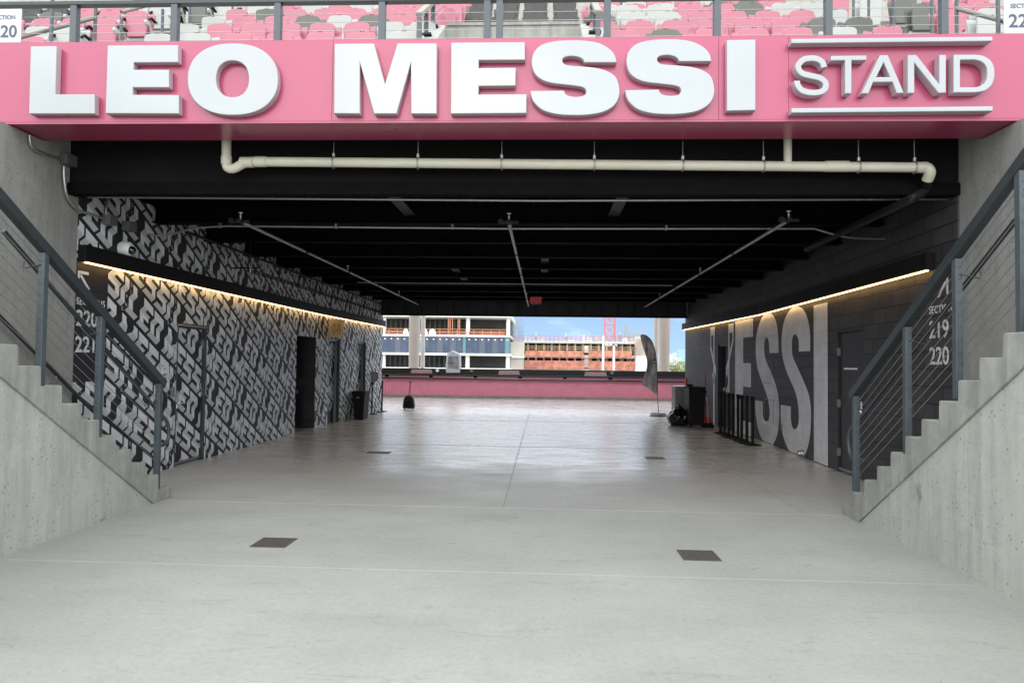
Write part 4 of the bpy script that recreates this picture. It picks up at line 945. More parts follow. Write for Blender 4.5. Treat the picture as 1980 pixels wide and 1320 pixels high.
def clampset():
    for i, x in enumerate((426, 650, 875, 1288)):
        p = atY(x, 438+(x-426)*.005, 9.2); tag(MB().box((p.x-.012, 9.18, p.z-.02), (p.x+.012, 9.215, p.z+.045)).build('conduit_clamp', M_galv), 'small clamp on the bent ceiling conduit, %s from the left' % ORDN[i], 'clamp', 'conduit clamps')
clampset()
# conduit on the left concrete wall with boxes
jx = -5.40
pipe(smooth_path([atX(57, 262, jx), atX(62, 285, jx), atX(85, 297, jx), atX(120, 308, jx)], 5), .014, M_galv, 'short bent conduit coming down from the fascia to the upper box', 'conduit', 'conduit')
def jbox(x, y, X, w_, h_, d_, label, lid=False):
    p = atX(x, y, X); t = thing('junction_box', tuple(p), label, 'junction box', 'electrical boxes')
    MB().box((X-.03, p.y-w_/2, p.z-h_/2), (X+d_, p.y+w_/2, p.z+h_/2)).build('box', M_box, t, .003)
    MB().box((X+d_, p.y-w_/2-.004, p.z-h_/2-.004), (X+d_+.004, p.y+w_/2+.004, p.z+h_/2+.004)).build('cover', M_box, t)
jbox(131, 310, -5.40, .16, .12, .05, 'zinc box on the edge of the concrete wall under the fascia')
jbox(208, 426, -5.40, .13, .115, .08, 'zinc box on the upper pattern where two conduits meet')
jbox(246, 438, -5.38, .14, .115, .08, 'zinc box on the upper pattern feeding the long ceiling conduit')
pipe(smooth_path([atX(124, 322, jx), atX(124, 345, jx), atX(130, 380, jx), atX(150, 405, jx), atX(175, 414, jx), atX(200, 423, jx)], 5), .017, M_galv, 'curved conduit dropping from the upper box to the lower box', 'conduit', 'conduit')
pipe(smooth_path([atX(205, 416, jx), atX(206, 395, jx), atX(211, 382, jx), atX(222, 372, jx)], 5), .015, M_galv, 'short conduit rising from the lower box to the ceiling', 'conduit', 'conduit')
# dome camera
p = atX(243, 481, -5.40); t = thing('dome_camera', tuple(p), 'white dome camera on the patterned wall above the light strip', 'camera')
MB().lathe([(.085, -.06), (.092, 0), (.088, .06), (.06, .085)], p, 20, (1, 0, 0)).build('housing', M_whitep, t)
MB().lathe([(.055, .08), (.052, .11), (.035, .135), (.0, .145)], p, 16, (1, -.15, -.25)).build('dome', mat('smoked_dome', (.01, .01, .012), .08, coat=1), t)
# sprinkler lines
def sprinkler(x0, y0, x1, y1, label):
    zs = 3.36; a = atZ(x0, y0, zs); b = atZ(x1, y1, zs+.02); t = thing('sprinkler_line', tuple(a), label, 'sprinkler pipe', 'sprinkler pipes')
    MB().tube([a, b], .021, 10).build('pipe', mat('grey_pipe_paint', (.30, .29, .29), .4, metal=.3), t)
    d = (b-a); n = 5
    for i in range(n+1):
        c = a+d*(i/n)*.98; MB().tube([c-d.normalized()*.05, c+d.normalized()*.05], .028, 10).build('coupling', M_blackp, t)
    for i in (0, 2, 4):
        c = a+d*(i/n)*.97+Vector((-.0, .0, 0)); MB().tube([c, c+Vector((0, 0, .07))], .008, 6).lathe([(.012, .06), (.012, .085), (.006, .087), (.006, .105), (.026, .107), (.026, .112)], c, 10).build('head', M_whitep, t)
    MB().bar(a+Vector((-.12, 0, 0)), a+Vector((.12, 0, 0)), .03, .03).lathe([(.035, 0), (.035, .03)], a+Vector((-.1, -.03, 0)), 10, (0, -1, 0)).build('end_fitting', M_blackp, t)
sprinkler(465, 428, 808, 588, 'sprinkler pipe running in along the left of the tunnel ceiling')
sprinkler(984, 430, 1022, 592, 'sprinkler pipe running in along the middle of the tunnel ceiling')
sprinkler(1525, 426, 1247, 593, 'sprinkler pipe running in along the right of the tunnel ceiling')
# black services beside the left wall
pipe([(-5.1, 9.4, 3.42), (-5.1, 21, 3.42)], .022, M_blackp, 'thin black pipe along the top of the patterned wall', 'pipe', 'pipe')
ct = thing('cable_tray', (-4.9, 12, 3.1), 'black wire cable tray hung beside the patterned wall', 'cable tray')
tb = MB()
for dx_ in (-.09, 0, .09): tb.tube([(-4.95+dx_, 11.2, 3.12), (-4.95+dx_, 20.6, 3.12)], .008, 6)
for k in range(48): tb.tube([(-5.05, 11.2+k*.2, 3.17), (-5.05, 11.2+k*.2, 3.11), (-4.85, 11.2+k*.2, 3.11), (-4.85, 11.2+k*.2, 3.17)], .005, 5)
tb.build('tray', M_blackp, ct)
for k in range(4): MB().tube([(-4.95, 11.4+k*2.8, 3.12), (-4.95, 11.4+k*2.8, 3.74)], .006, 6).build('hanger', M_blackp, ct)
pv = thing('pendant_valve', (-4.6, 11.0, 3.0), 'black drop rod with a brass ended arm under the left ceiling', 'valve')
a = atY(484, 452, 11.0); b = atY(484, 515, 11.0); MB().tube([a, b], .010, 8).tube([atY(450, 518, 11.), atY(500, 518, 11.)], .014, 8).build('arm', M_blackp, pv)
MB().tube([atY(484, 514, 11.), atY(484, 527, 11.)], .014, 8).build('fitting', M_galv, pv)
# exit sign
ex = thing('exit_sign', tuple(atY(1037, 580, 17.2)), 'grey exit sign with red capitals under the far ceiling', 'exit sign')
a = atY(1026.5, 573, 17.2); b = atY(1046.5, 588, 17.2)
box('housing', (a.x, 17.2, b.z), (b.x, 17.27, a.z), M_exitb, ex, .006)
me = text_mesh('EXIT', (a.z-b.z)*.62/.7, .004, .006, 'CENTER'); put(me, 'lettering', M_exit, ((a.x+b.x)/2, 17.196, b.z+(a.z-b.z)*.2), (.92, 0, 0), (0, 0, 1), ex)
MB().tube([((a.x+b.x)/2, 17.235, a.z), ((a.x+b.x)/2, 17.235, 3.8)], .01).build('stem', M_blackp, ex)

# ================================================================== THINGS ON THE CONCOURSE
def stanchion(x, y, label, group, rot=0, sign=False):
    t = thing('stanchion', (x, y, 0), label, 'stanchion', group)
    MB().lathe([(.175, 0), (.175, .012), (.15, .022), (.04, .034), (.034, .05)], (x, y, 0), 24).build('base', M_black, t)
    MB().lathe([(.031, .03), (.031, .93)], (x, y, 0), 14).build('post', M_black, t)
    MB().lathe([(.036, .90), (.04, .91), (.04, .985), (.03, .995)], (x, y, 0), 14).box((x-.02, y-.06, .92), (x+.02, y+.06, .975)).build('belt_head', M_blackm, t)
    return t
bases = [(1393, 837), (1401, 840), (1409, 843.5), (1417, 847), (1427, 850), (1434, 853.5), (1444, 857), (1455, 860.5)]
for i, (x, y) in enumerate(bases):
    p = atZ(x, y, 0); stanchion(p.x, p.y, 'black belt stanchion, %s from the near end of the row by giant capitals' % ORDN[7-i], 'stanchions by the block wall')
for i, (x, y) in enumerate(((718, 800.5), (730, 797), (738, 795.5))):
    p = atZ(x, y, 0); s_ = stanchion(p.x, p.y, ('black stanchion carrying a tilted sign frame by the patterned wall', 'middle black stanchion of three at the end of the patterned wall', 'outermost black stanchion of three at the end of the patterned wall')[i], 'stanchions by the patterned wall')
    if i == 0:
        X, Y = p.x, p.y; a = [atY(718.5, 717, Y-.04), atY(732, 721, Y-.04), atY(728, 737, Y-.04), atY(715.5, 733, Y-.04)]
        MB().prism(a, (0, .02, 0)).build('sign_frame', M_black, s_)
        c = sum(a, Vector())/4; MB().prism([c+(v-c)*.86+Vector((0, -.004, 0)) for v in a], (0, .003, 0)).build('sign_sheet', mat('grey_paper', (.24, .235, .23), .5), s_)
        MB().tube([(X, Y, .99), tuple((a[2]+a[3])/2+Vector((0, .01, 0)))], .012).build('stem', M_chrome, s_)
# left waste bin
p = atZ(691, 811, 0); t = thing('waste_bin', (p.x, p.y, 0), 'slim black waste bin against the patterned wall', 'waste bin')
def taper(mb, c, w0, d0, w1, d1, z0, z1):
    x, y = c; mb.hexa([(x-w0, y-d0, z0), (x+w0, y-d0, z0), (x+w0, y+d0, z0), (x-w0, y+d0, z0), (x-w1, y-d1, z1), (x+w1, y-d1, z1), (x+w1, y+d1, z1), (x-w1, y+d1, z1)])
m1 = MB(); taper(m1, (p.x+.03, p.y+.25), .13, .24, .17, .29, 0, .70); m1.build('body', M_black, t, .01)
m1 = MB(); taper(m1, (p.x+.03, p.y+.25), .185, .30, .19, .31, .70, .79); m1.build('rim', M_black, t, .01)
MB().box((p.x-.02, p.y-.045, .60), (p.x+.05, p.y-.03, .62)).build('maker_plate', M_lgry, t)
# grey bins on the right
a = atZ(1306, 806, 0)
t = thing('recycling_cabinet', (4.0, 19.2, 0), 'grey metal two hole recycling cabinet beside the black wall', 'bin')
pa = atZ(1305, 812, 0); yb = pa.y
X0 = pa.x; X1 = X0+.42
box('body', (X0, yb, .03), (X1, yb+.55, .98), M_gry, t, .008)
box('side_panel', (X1+.002, yb+.01, .03), (X1+.25, yb+.55, .98), M_black, t, .004)
box('lid', (X0-.01, yb-.01, .982), (X1+.26, yb+.56, 1.0), mat('steel_lid', (.45, .5, .55), .25, metal=.8), t, .004)
MB().lathe([(.018, 0), (.018, .006)], (X0+.16, yb, .88), 10, (0, -1, 0)).lathe([(.018, 0), (.018, .006)], (X0+.22, yb, .88), 10, (0, -1, 0)).build('hole_rings', M_blackm, t)
box('door_seam', (X0+.20, yb-.002, .1), (X0+.206, yb+.004, .8), M_blackm, t)
pb = atZ(1349, 827, 0)
t = thing('bin_cart', (pb.x, pb.y, 0), 'large black wheeled bin between the rubbish bag and the red broom', 'bin')
m1 = MB(); taper(m1, (pb.x-.01, pb.y+.33), .19, .26, .215, .32, .06, 1.0); m1.build('body', M_black, t, .02)
m1 = MB(); taper(m1, (pb.x-.01, pb.y+.33), .225, .34, .21, .30, 1.0, 1.06); m1.build('lid', M_blackm, t, .015)
MB().box((pb.x-.17, pb.y+.005, .62), (pb.x+.15, pb.y+.03, .66)).build('rib', M_black, t)
for dx_ in (-.17, .13): MB().lathe([(.06, 0), (.06, .04)], (pb.x+dx_, pb.y+.15, .06), 14, (1, 0, 0)).build('wheel', M_blackm, t)
MB().tube([(pb.x+.20, pb.y+.1, .95), (pb.x+.25, pb.y+.1, .93), (pb.x+.25, pb.y+.5, .93), (pb.x+.20, pb.y+.5, .95)], .015).build('handle', M_blackm, t)
t = thing('small_box', (pb.x-.15, pb.y+.5, 1.06), 'small black box left on top of the black bin', 'box')
MB().box((pb.x-.19, pb.y+.4, 1.061), (pb.x-.03, pb.y+.55, 1.115)).build('case', M_blackm, t, .01); MB().box((pb.x-.17, pb.y+.41, 1.116), (pb.x-.12, pb.y+.54, 1.125)).build('clasp', M_black, t)
# rubbish bag
pc = atZ(1314, 823, 0)
bm = bmesh.new(); bmesh.ops.create_icosphere(bm, subdivisions=5, radius=1)
from mathutils import noise as mn
for v in bm.verts:
    c = v.co.copy(); r = 1+.10*mn.noise(c*2.2)+.055*mn.noise(c*5+Vector((3, 1, 0)))+.05*abs(mn.noise(Vector((math.atan2(c.y, c.x)*4, c.z*2.2, 0))))
    z = c.z; taper_ = 1 if z < .1 else max(.16, 1-(z-.1)*.95)
    if z > .72: taper_ = .22+.35*(z-.72)
    v.co = Vector((c.x*r*taper_*.30, c.y*r*taper_*.28, (max(z, -.72)*r+.72)*.34))
me = bpy.data.meshes.new('bag'); bm.to_mesh(me); bm.free()
for pl_ in me.polygons: pl_.use_smooth = True
me.materials.append(mat('black_film', (.010, .010, .011), .22, bump=.6, bscale=22, coat=.3)); bo = bpy.data.objects.new('rubbish_bag', me); COL.objects.link(bo); bo.location = (pc.x, pc.y+.1, 0)
tag(bo, 'full black rubbish bag slumped on the floor by the grey cabinet', 'rubbish bag')
# broom and pan
pd = atZ(1370, 826, 0)
t = thing('broom', (pd.x, pd.y, 0), 'red broom leaning upright by the black bins', 'broom')
Yb = pd.y-.05
MB().tube([atY(1363.3, 722, Yb+.25), atY(1366, 806, Yb)], .013, 10).build('handle', M_red, t)
hp = [atY(*q, Yb) for q in ((1359, 806), (1373, 806), (1379, 817), (1377.5, 821), (1355, 822))]
MB().prism(hp, (0, .05, 0)).build('bristles', mat('red_bristle', (.35, .012, .035), .8), t)
t = thing('dustpan', (pd.x+.1, pd.y-.2, 0), 'black lobby dustpan with a metal stick beside the red broom', 'dustpan')
Yd = pd.y-.22; q = [atY(1360, 828.5, Yd), atY(1381, 828.5, Yd)]
xx0, xx1 = q[0].x, q[1].x
MB().prism([(xx0, Yd, .004), (xx0, Yd, .05), (xx0, Yd+.1, .13), (xx0, Yd+.25, .13), (xx0, Yd+.25, .004)], (xx1-xx0, 0, 0)).build('pan', M_black, t, .008)
MB().tube([atY(1367, 768, Yd+.15), atY(1369.5, 820, Yd+.1)], .009, 8).build('stick', M_galv, t)
MB().tube([atY(1365.5, 767, Yd+.15), atY(1367.5, 775, Yd+.15)], .016, 8).build('grip', M_lgry, t)
# trolley backpack
p = atZ(789, 791.5, 0); t = thing('rolling_backpack', (p.x, p.y, 0), 'black rolling backpack with its handle pulled up, alone on the floor', 'backpack')
k = 1/57.2*.99
out = [(-.16, .03), (.16, .03), (.20, .08), (.19, .2), (.165, .34), (.115, .43), (.05, .475), (-.05, .475), (-.115, .43), (-.165, .34), (-.19, .2), (-.20, .08)]
me = outline_mesh([smooth_S(out, [0, 1])], .2, .03); put(me, 'bag_body', mat('black_nylon', (.009, .009, .010), .75, bump=.4, bscale=60), (p.x, p.y+.24, 0), (1, 0, 0), (0, 0, 1), t, xf=lambda a, b, c: Vector((p.x+a, p.y+.22-c, b)))
me = outline_mesh([smooth_S([(-.12, .09), (.12, .09), (.125, .20), (.09, .28), (-.09, .28), (-.125, .20)], [0, 1])], .05, .015); put(me, 'pocket', M_blackm, (0, 0, 0), (1, 0, 0), (0, 0, 1), t, xf=lambda a, b, c: Vector((p.x+a, p.y+.02-c, b)))
for s_ in (-1, 1): MB().lathe([(.04, 0), (.04, .03)], (p.x+s_*.15-.015, p.y+.16, .04), 12, (1, 0, 0)).build('wheel', M_blackm, t)
hx = p.x
MB().tube([(hx-.03, p.y+.2, .45), (hx+.015, p.y+.2, .92)], .008, 8).tube([(hx+.02, p.y+.2, .45), (hx+.03, p.y+.2, .92)], .008, 8).tube([(hx-.035, p.y+.2, .925), (hx+.08, p.y+.2, .925)], .013, 8).build('pull_handle', M_blackm, t)
# feather flag
p = atZ(1273, 804, 0); FYf = p.y; fx = p.x
t = thing('feather_flag', (fx, FYf, 0), 'dark grey feather flag on a bowed pole with a pale weight base', 'flag')
fo = 1230; fs = 513/70.
poleP = [(318, 1190), (312, 1060), (306, 960), (300, 700), (292, 450), (270, 290), (225, 150), (165, 78), (115, 54), (70, 56)]
PP = [atY(fo+x/fs, 640+y/fs, FYf) for x, y in poleP]
MB().tube(smooth_path(PP, 5), .011, 8).build('pole', M_blackm, t)
edge = [(306, 960), (300, 700), (292, 450), (270, 290), (225, 150), (165, 78), (115, 54), (64, 58), (70, 120), (95, 220), (130, 340), (152, 430), (155, 520), (125, 610), (92, 690), (75, 745), (150, 800), (215, 850), (270, 890), (295, 930)]
er = [(lambda v: (v.x, v.z))(atY(fo+x/fs, 640+y/fs, FYf)) for x, y in edge]
me = outline_mesh([smooth_S(er, [0, 7, 15])], .004)
bm = bmesh.new(); bm.from_mesh(me); bmesh.ops.subdivide_edges(bm, edges=[e for e in bm.edges if e.calc_length() > .12], cuts=3, use_grid_fill=True); bmesh.ops.triangulate(bm, faces=bm.faces); bm.to_mesh(me); bm.free()
def wav(a, b, c): return Vector((a, FYf+c+.06*math.sin((a*4+b*5.5)), b))
fq = NT('flag_cloth'); sxx = fq.n('SeparateXYZ'); fq.l(fq.g.outputs['Position'], sxx.inputs[0])
c_ = fq.mix(fq.ramp(fq.noise(3.2, 4, .6, fq.mapped((2.2, 1, .5))), [(.35, 0.), (.65, 1.)]), (.13, .13, .14), (.68, .66, .69))
fq.l(c_, fq.b.inputs['Base Color']); fq.b.inputs['Roughness'].default_value = .7
fl_ = put(me, 'flag_cloth', fq.M, (0, 0, 0), (1, 0, 0), (0, 0, 1), t, xf=wav)
for ch, (x, y) in zip('CAIN', ((178, 300), (205, 385), (222, 440), (232, 505))):
    q_ = atY(fo+x/fs, 640+y/fs, FYf-.08); put(text_mesh(ch, .17, .002, .002, 'CENTER'), 'lettering', mat('faded_print', (.6, .58, .6), .7), (q_.x, q_.y, q_.z-.05), (.15, 0, -.98), (.98, 0, .15), t, xf=lambda a, b, c, q_=q_: Vector((q_.x+a*.2+b*.98, FYf-.004+.06*math.sin(((q_.x+a*.2+b*.98)*4+(q_.z-a*.98+b*.2)*5.5)), q_.z-a*.98+b*.2)))
m1 = MB(); m1.lathe([(.24, 0), (.255, .03), (.25, .085), (.22, .10), (.03, .105)], (fx, FYf, .012), 24); m1.build('weight_base', mat('pale_vinyl', (.36, .38, .35), .55, var=.15, vscale=9), t)
MB().box((fx-.28, FYf-.02, 0), (fx+.28, FYf+.02, .012)).box((fx-.02, FYf-.28, 0), (fx+.02, FYf+.28, .011)).build('cross_foot', M_blackm, t)

# ================================================================== FAR PARAPET OF THE CONCOURSE
pp = thing('concourse_parapet', (0, 31.1, 0), 'pink ribbed parapet with dark rails at the far edge of the concourse', 'parapet')
box('kerb', (-24, 31.05, 0), (24, 31.5, .125), M_kerb, pp)
rb = MB(); x = -14.
while x < 14:
    rb.hexa([(x, 31.12, .126), (x+.045, 31.12, .126), (x+.055, 31.15, .126), (x-.005, 31.15, .126), (x, 31.12, .85), (x+.045, 31.12, .85), (x+.055, 31.15, .85), (x-.005, 31.15, .85)]); x += .075
rb.build('cladding_ribs', M_corr, pp); box('cladding', (-24, 31.145, .126), (24, 31.2, .85), M_corr, pp)
box('rail', (-24, 31.05, .851), (24, 31.2, .895), M_black, pp); box('rail_cap', (-24, 31.03, .896), (24, 31.22, .92), mat('pale_rail_cap', (.36, .36, .38), .3, metal=.5), pp)
box('inner_panel', (-24, 31.25, .85), (24, 31.3, 1.0), M_corr, pp)
for i in range(10): box('rail_block', (-9.3+i*2.05, 31.1, .921), (-9.15+i*2.05, 31.24, 1.005), M_black, pp)
box('upper_rail', (-24, 31.06, 1.006), (24, 31.2, 1.05), M_black, pp)
box('cap_strip', (-24, 31.22, 1.051), (24, 31.3, 1.07), M_gry, pp)
bb = tag(box('dark_board', (-24, 31.6, .2), (24, 31.68, 1.335), mat('board_black', (.022, .018, .018), .5, var=.2, vscale=1)), 'low black board running behind the pink parapet', 'board')
for i, (x0, x1, y0, y1) in enumerate(((795, 836, 714, 721.5), (964, 1005, 716.5, 724.3), (1130, 1173, 719, 727))):
    a = atY(x0, y0, 31.52); b = atY(x1, y1, 31.52); t = thing('pale_box', (a.x, 31.52, b.z), 'pale pink slatted box on the black board, %s' % ('leftmost', 'middle', 'rightmost')[i], 'box', 'pale boxes on the board')
    box('lower_slat', (a.x, 31.42, b.z), (b.x, 31.595, (a.z+b.z)/2-.01), mat('pale_pink_plastic', (.50, .34, .36), .5), t); box('upper_slat', (a.x+.03, 31.44, (a.z+b.z)/2), (b.x-.03, 31.595, a.z), MATS['pale_pink_plastic'], t)
for i, (x, y) in enumerate(((846, 716), (912, 716.5), (1183, 720.5))):
    p = atY(x, y, 31.4); t = thing('floodlight', (p.x, 31.4, 1.07), ('cluttered white and black floodlight left of the wrapped kiosk', 'small round floodlight right of the wrapped kiosk', 'small round floodlight near the lamp posts')[i], 'floodlight', 'small floodlights on the rail')
    MB().tube([(p.x, 31.36, 1.051), (p.x, 31.4, p.z)], .012, 6).build('stem', M_black, t)
    MB().lathe([(.03, -.04), (.075, -.01), (.08, .03)], (p.x, 31.38, p.z), 12, (0, -1, .2)).build('head', M_gry if i else M_whitep, t)
    if i == 0: MB().box((p.x-.1, 31.33, 1.07), (p.x+.16, 31.45, 1.12)).build('ballast', M_black, t)
# wrapped kiosk
Yk = 31.45
t = thing('wrapped_kiosk', (atY(876, 720, Yk).x, Yk, 1.05), 'tall kiosk wrapped in cloudy white plastic with a pointed top', 'kiosk')
kp = [(862, 721), (861.5, 706), (863, 690), (864, 684), (875, 677.5), (888, 684), (889.5, 690), (890, 706), (889, 721)]
kk = [atY(x, y, Yk) for x, y in kp]
MB().prism(kk, (0, .45, 0)).build('plastic_wrap', mat('cloudy_wrap', (.62, .64, .68), .3, var=.15, vscale=3, coat=.3), t, .03)
MB().prism([atY(*q, Yk-.004) for q in ((866, 712), (866, 696), (868, 688.5), (886, 689), (887, 696), (887, 713))], (0, .003, 0)).build('window', mat('kiosk_panel', (.33, .31, .35), .3, var=.35, vscale=3), t)
for q0_, q1_ in (((867, 689.5), (872, 694)), ((883, 689.5), (886.5, 693.5))): a = atY(*q0_, Yk-.008); b = atY(*q1_, Yk-.008); box('vent', (a.x, Yk-.009, b.z), (b.x, Yk-.005, a.z), M_gry, t)
a = atY(868, 700, Yk-.008); b = atY(880, 703, Yk-.008); box('label_band', (a.x, Yk-.009, b.z), (b.x, Yk-.005, a.z), mat('brown_label', (.2, .14, .13), .5), t)

t = thing('shade_slab', (0, 30, 14.5), 'unseen white slab added high over the outer concourse to shade its floor', 'shade_slab')  # unseen roof slab, added to keep light off the far floor
box('deck', (-40, 27, 14.5), (40, 38.5, 14.7), M_whitep, t)
# big round columns outside
for x0, x1, Y, c, lab, r2 in ((790.5, 812, 36, 'tan', 'thick tan round column outside, left side of the opening', .92), (813.5, 822, 36.5, 'white', 'slim white round column beside the thick left one', 1), (1264, 1273.5, 36.5, 'cream', 'slim cream round column beside the thick right one', 1), (1273.5, 1296, 36, 'tan', 'thick tan round column outside, right side of the opening', .86)):
    a = atY(x0, 660, Y); b = atY(x1, 660, Y); r = (b.x-a.x)/2; cc = (a.x+b.x)/2
    cm = mat('column_'+c, {'tan': (.66, .56, .50), 'white': (.80, .79, .76), 'cream': (.76, .74, .68)}[c], .6, var=.03)
    t = thing('round_column', (cc, Y, -8), lab, 'column', 'outside columns')
    MB().lathe([(r*r2, 0), (r*r2, 9), (r, 12), (r*1.05, 22.49)], (cc, Y, -8), 32).build('shaft', cm, t)
    MB().lathe([(r*1.08, 0), (r*1.08, .2)], (cc, Y, 16), 32).build('collar', cm, t)

# ================================================================== FAR BACKGROUND
M_wslab = mat('white_slab_edge', (.78, .77, .73), .6, var=.03)
M_cbare = mat('bare_concrete', (.56, .53, .47), .85, var=.12, vscale=.4)
M_cbare2 = mat('stained_concrete', (.50, .44, .36), .85, var=.25, vscale=.5)
M_glassb = mat('blue_glass', (.050, .075, .125), .35, spec=.3, var=.2, vscale=.5)
M_glassc = mat('teal_glass', (.10, .22, .27), .35, spec=.3)
M_glassd = mat('grey_blue_glass', (.085, .105, .14), .35, spec=.3)
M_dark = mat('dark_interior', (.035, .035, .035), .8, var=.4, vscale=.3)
M_net = mat('orange_netting', (.50, .22, .14), .8, var=.35, vscale=1.1)
M_scaf = mat('red_scaffold', (.46, .15, .15), .6)
M_yel = mat('yellow_rail', (.55, .43, .20), .6)
M_rebar = mat('rebar', (.30, .34, .34), .7)
M_slat = mat('slat_grey', (.07, .07, .07), .7)
def pb_(x0, y0, x1, y1, Y, d=1.):
    a = atY(x0, (y0+y1)/2, Y).x; b = atY(x1, (y0+y1)/2, Y).x; c = (x0+x1)/2
    return (a, Y, atY(c, y1, Y).z), (b, Y+d, atY(c, y0, Y).z)
YB = 130
ob = thing('office_building', (-20, YB, -8), 'unfinished office block with white floor edges and a blue glass storey', 'building')
# level heights measured at px 860
zs = [atY(860, y, YB).z for y in (606, 612.5, 647, 650.5, 682.5, 686.5, 711)]
xL = -44; xR = atY(986.5, 650, YB).x
for k, (z1, z0) in enumerate(((zs[0]+.2, zs[1]), (zs[2], zs[3]), (zs[4], zs[5]), (zs[6], zs[6]-.4))):
    box('floor_slab', (xL, YB, z0), (xR, YB+24, z1), M_wslab, ob)
for (zb_, zt_) in ((zs[3]-.0, zs[2]), ):
    pass
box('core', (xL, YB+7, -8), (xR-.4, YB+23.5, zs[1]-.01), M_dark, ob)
for z0, z1 in ((zs[2], zs[1]), (zs[6], zs[5])):
    for i in range(26):
        x = xL+2+i*1.0
        if x < xR-1: MB().box((x, YB+6.7, z0+.02), (x+.35, YB+6.9, z1-.02)).build('partition', M_slat, ob)
for x0, x1 in ((738, 744), (899.5, 907.5), (978, 985.5)):
    for z0, z1 in ((zs[2], zs[1]), (zs[6], zs[5])):
        a = atY(x0, 660, YB+.5).x; b = atY(x1, 660, YB+.5).x
        MB().lathe([((b-a)/2, z0+.01), ((b-a)/2, z1-.01)], ((a+b)/2, YB+1.5, 0), 16).build('column', M_wslab, ob)
x = 700; i = 0; random.seed(5)
while x < 986:
    wpx = random.choice((12.5, 12.5, 6.5, 12.5)); a, b = pb_(x, 652, min(x+wpx, 986.3), 680, YB+.25, .1)
    pn = box('window', (a[0]+.03, a[1], zs[4]+.01), (b[0]-.03, b[1], zs[3]-.01), M_dark if i == 3 else (M_glassb, M_glassd, M_glassb, M_glassc, M_glassb, M_glassb, M_glassd)[i % 7], ob)
    box('mullion', (b[0]-.03, YB+.18, zs[4]+.01), (b[0]+.03, YB+.4, zs[3]-.01), M_slat, ob)
    if wpx > 7:
        c = (a[0]+b[0])/2; MB().box((c-.12, YB+.235, zs[3]-.62), (c+.12, YB+.245, zs[3]-.4)).build('sticker', mat('white_sticker', (.8, .85, .85), .5), ob)
    x += wpx; i += 1
rl = MB(); zr = zs[2]
for z in (zr+.55, zr+1.05): rl.box((xL, YB+.2, z), (xR-.4, YB+.3, z+.09))
for i in range(24): rl.box((xL+1+i*1.65, YB+.2, zr), (xL+1.1+i*1.65, YB+.3, zr+1.15))
rl.build('timber_rail', M_wood, ob)
a, b = pb_(745, 637, 976, 646, YB+1.2, .1); box('tarp', (a[0], a[1], zr+.05), (b[0], b[1], zr+.8), mat('rust_tarp', (.30, .10, .08), .8, var=.3, vscale=.6), ob)
for x in (866, 869.5, 874, 885, 888): a, b = pb_(x, 613, x+1.4, 647, YB+.6, .15); box('prop', (a[0], a[1], zr), (b[0], b[1], zs[1]), M_net, ob)
for x0, x1 in ((779, 790), (820, 827), (829, 843)):
    a, b = pb_(x0, 638, x1, 647, YB-.1, .8); MB().prism([(a[0], a[1], zr+.1), (b[0], a[1], zr+.1), (b[0]-.3, a[1], zr+.9), ((a[0]+b[0])/2, a[1], zr+1.15), (a[0]+.2, a[1], zr+.9)], (0, .8, 0)).build('white_bundle', M_wslab, ob)

# concrete frame under construction
YC = 140
cf = thing('construction_frame', (15, YC, -8), 'raw concrete building under construction wrapped in orange netting and red scaffolding', 'building')
def cb_(name, x0, y0, x1, y1, m_, Y=YC, d=1., par_=None):
    a, b = pb_(x0, y0, x1, y1, Y, d); return box(name, a, b, m_, par_ or cf)
cb_('floor_slab', 1012, 659.5, 1229, 663.5, M_cbare, YC, 22)
cb_('floor_slab', 1012, 686, 1229, 692, M_cbare2, YC, 22)
cb_('floor_slab', 1012, 713, 1229, 718, M_cbare, YC, 22)
cb_('core_wall', 985, 661, 1014, 686, M_cbare, YC-.3, 20); cb_('core_wall', 985, 686.5, 1014, 692, M_wslab, YC-.8, 21); cb_('core_wall', 985, 692.5, 1013, 740, M_cbare, YC-.3, 20)
cb_('core_wall', 1228, 688, 1250, 740, M_wslab, YC-.6, 18); cb_('core_wall', 1130, 668, 1138, 682, M_cbare, YC+.3, 6); cb_('core_wall', 1130, 693, 1138, 711, M_cbare, YC+.3, 6)
fw_ = MB()
for i in range(9):
    a, b = pb_(1228+i*2.3, 652, 1229.2+i*2.3, 687, YC-.5, .3); fw_.box(a, b)
for y in (655, 664, 674, 684): a, b = pb_(1228, y, 1249, y+1.2, YC-.2, .2); fw_.box(a, b)
fw_.build('formwork', M_cbare2, cf); cb_('formwork_panel', 1228, 651, 1249, 688, M_cbare, YC+.2, 12)
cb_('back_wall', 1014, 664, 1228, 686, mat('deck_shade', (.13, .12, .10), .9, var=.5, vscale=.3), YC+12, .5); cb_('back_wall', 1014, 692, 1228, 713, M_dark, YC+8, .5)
for i in range(14):
    x = 1020+i*15.2
    for y0, y1 in ((663.5, 686), (692, 713)):
        a, b = pb_(x, y0, x+2.4, y1, YC+1.2, .5); box('column', a, b, M_cbare, cf)
random.seed(11)
for i in range(75):
    x = 1015+i*2.85+random.uniform(-1, 1); a, b = pb_(x, 663.5, x+.7, random.choice((680, 686)), YC+random.uniform(2, 6), .12); box('prop', a, b, M_cbare, cf)
cb_('netting', 1016, 677.5, 1128, 689, M_net, YC-.5, .06); cb_('netting', 1138, 677.5, 1222, 690, M_net, YC-.5, .06)
cb_('netting', 1014, 697, 1130, 713, M_net, YC-.5, .06); cb_('netting', 1138, 698.5, 1229, 715, M_net, YC-.5, .06)
sc = MB(); ye = MB()
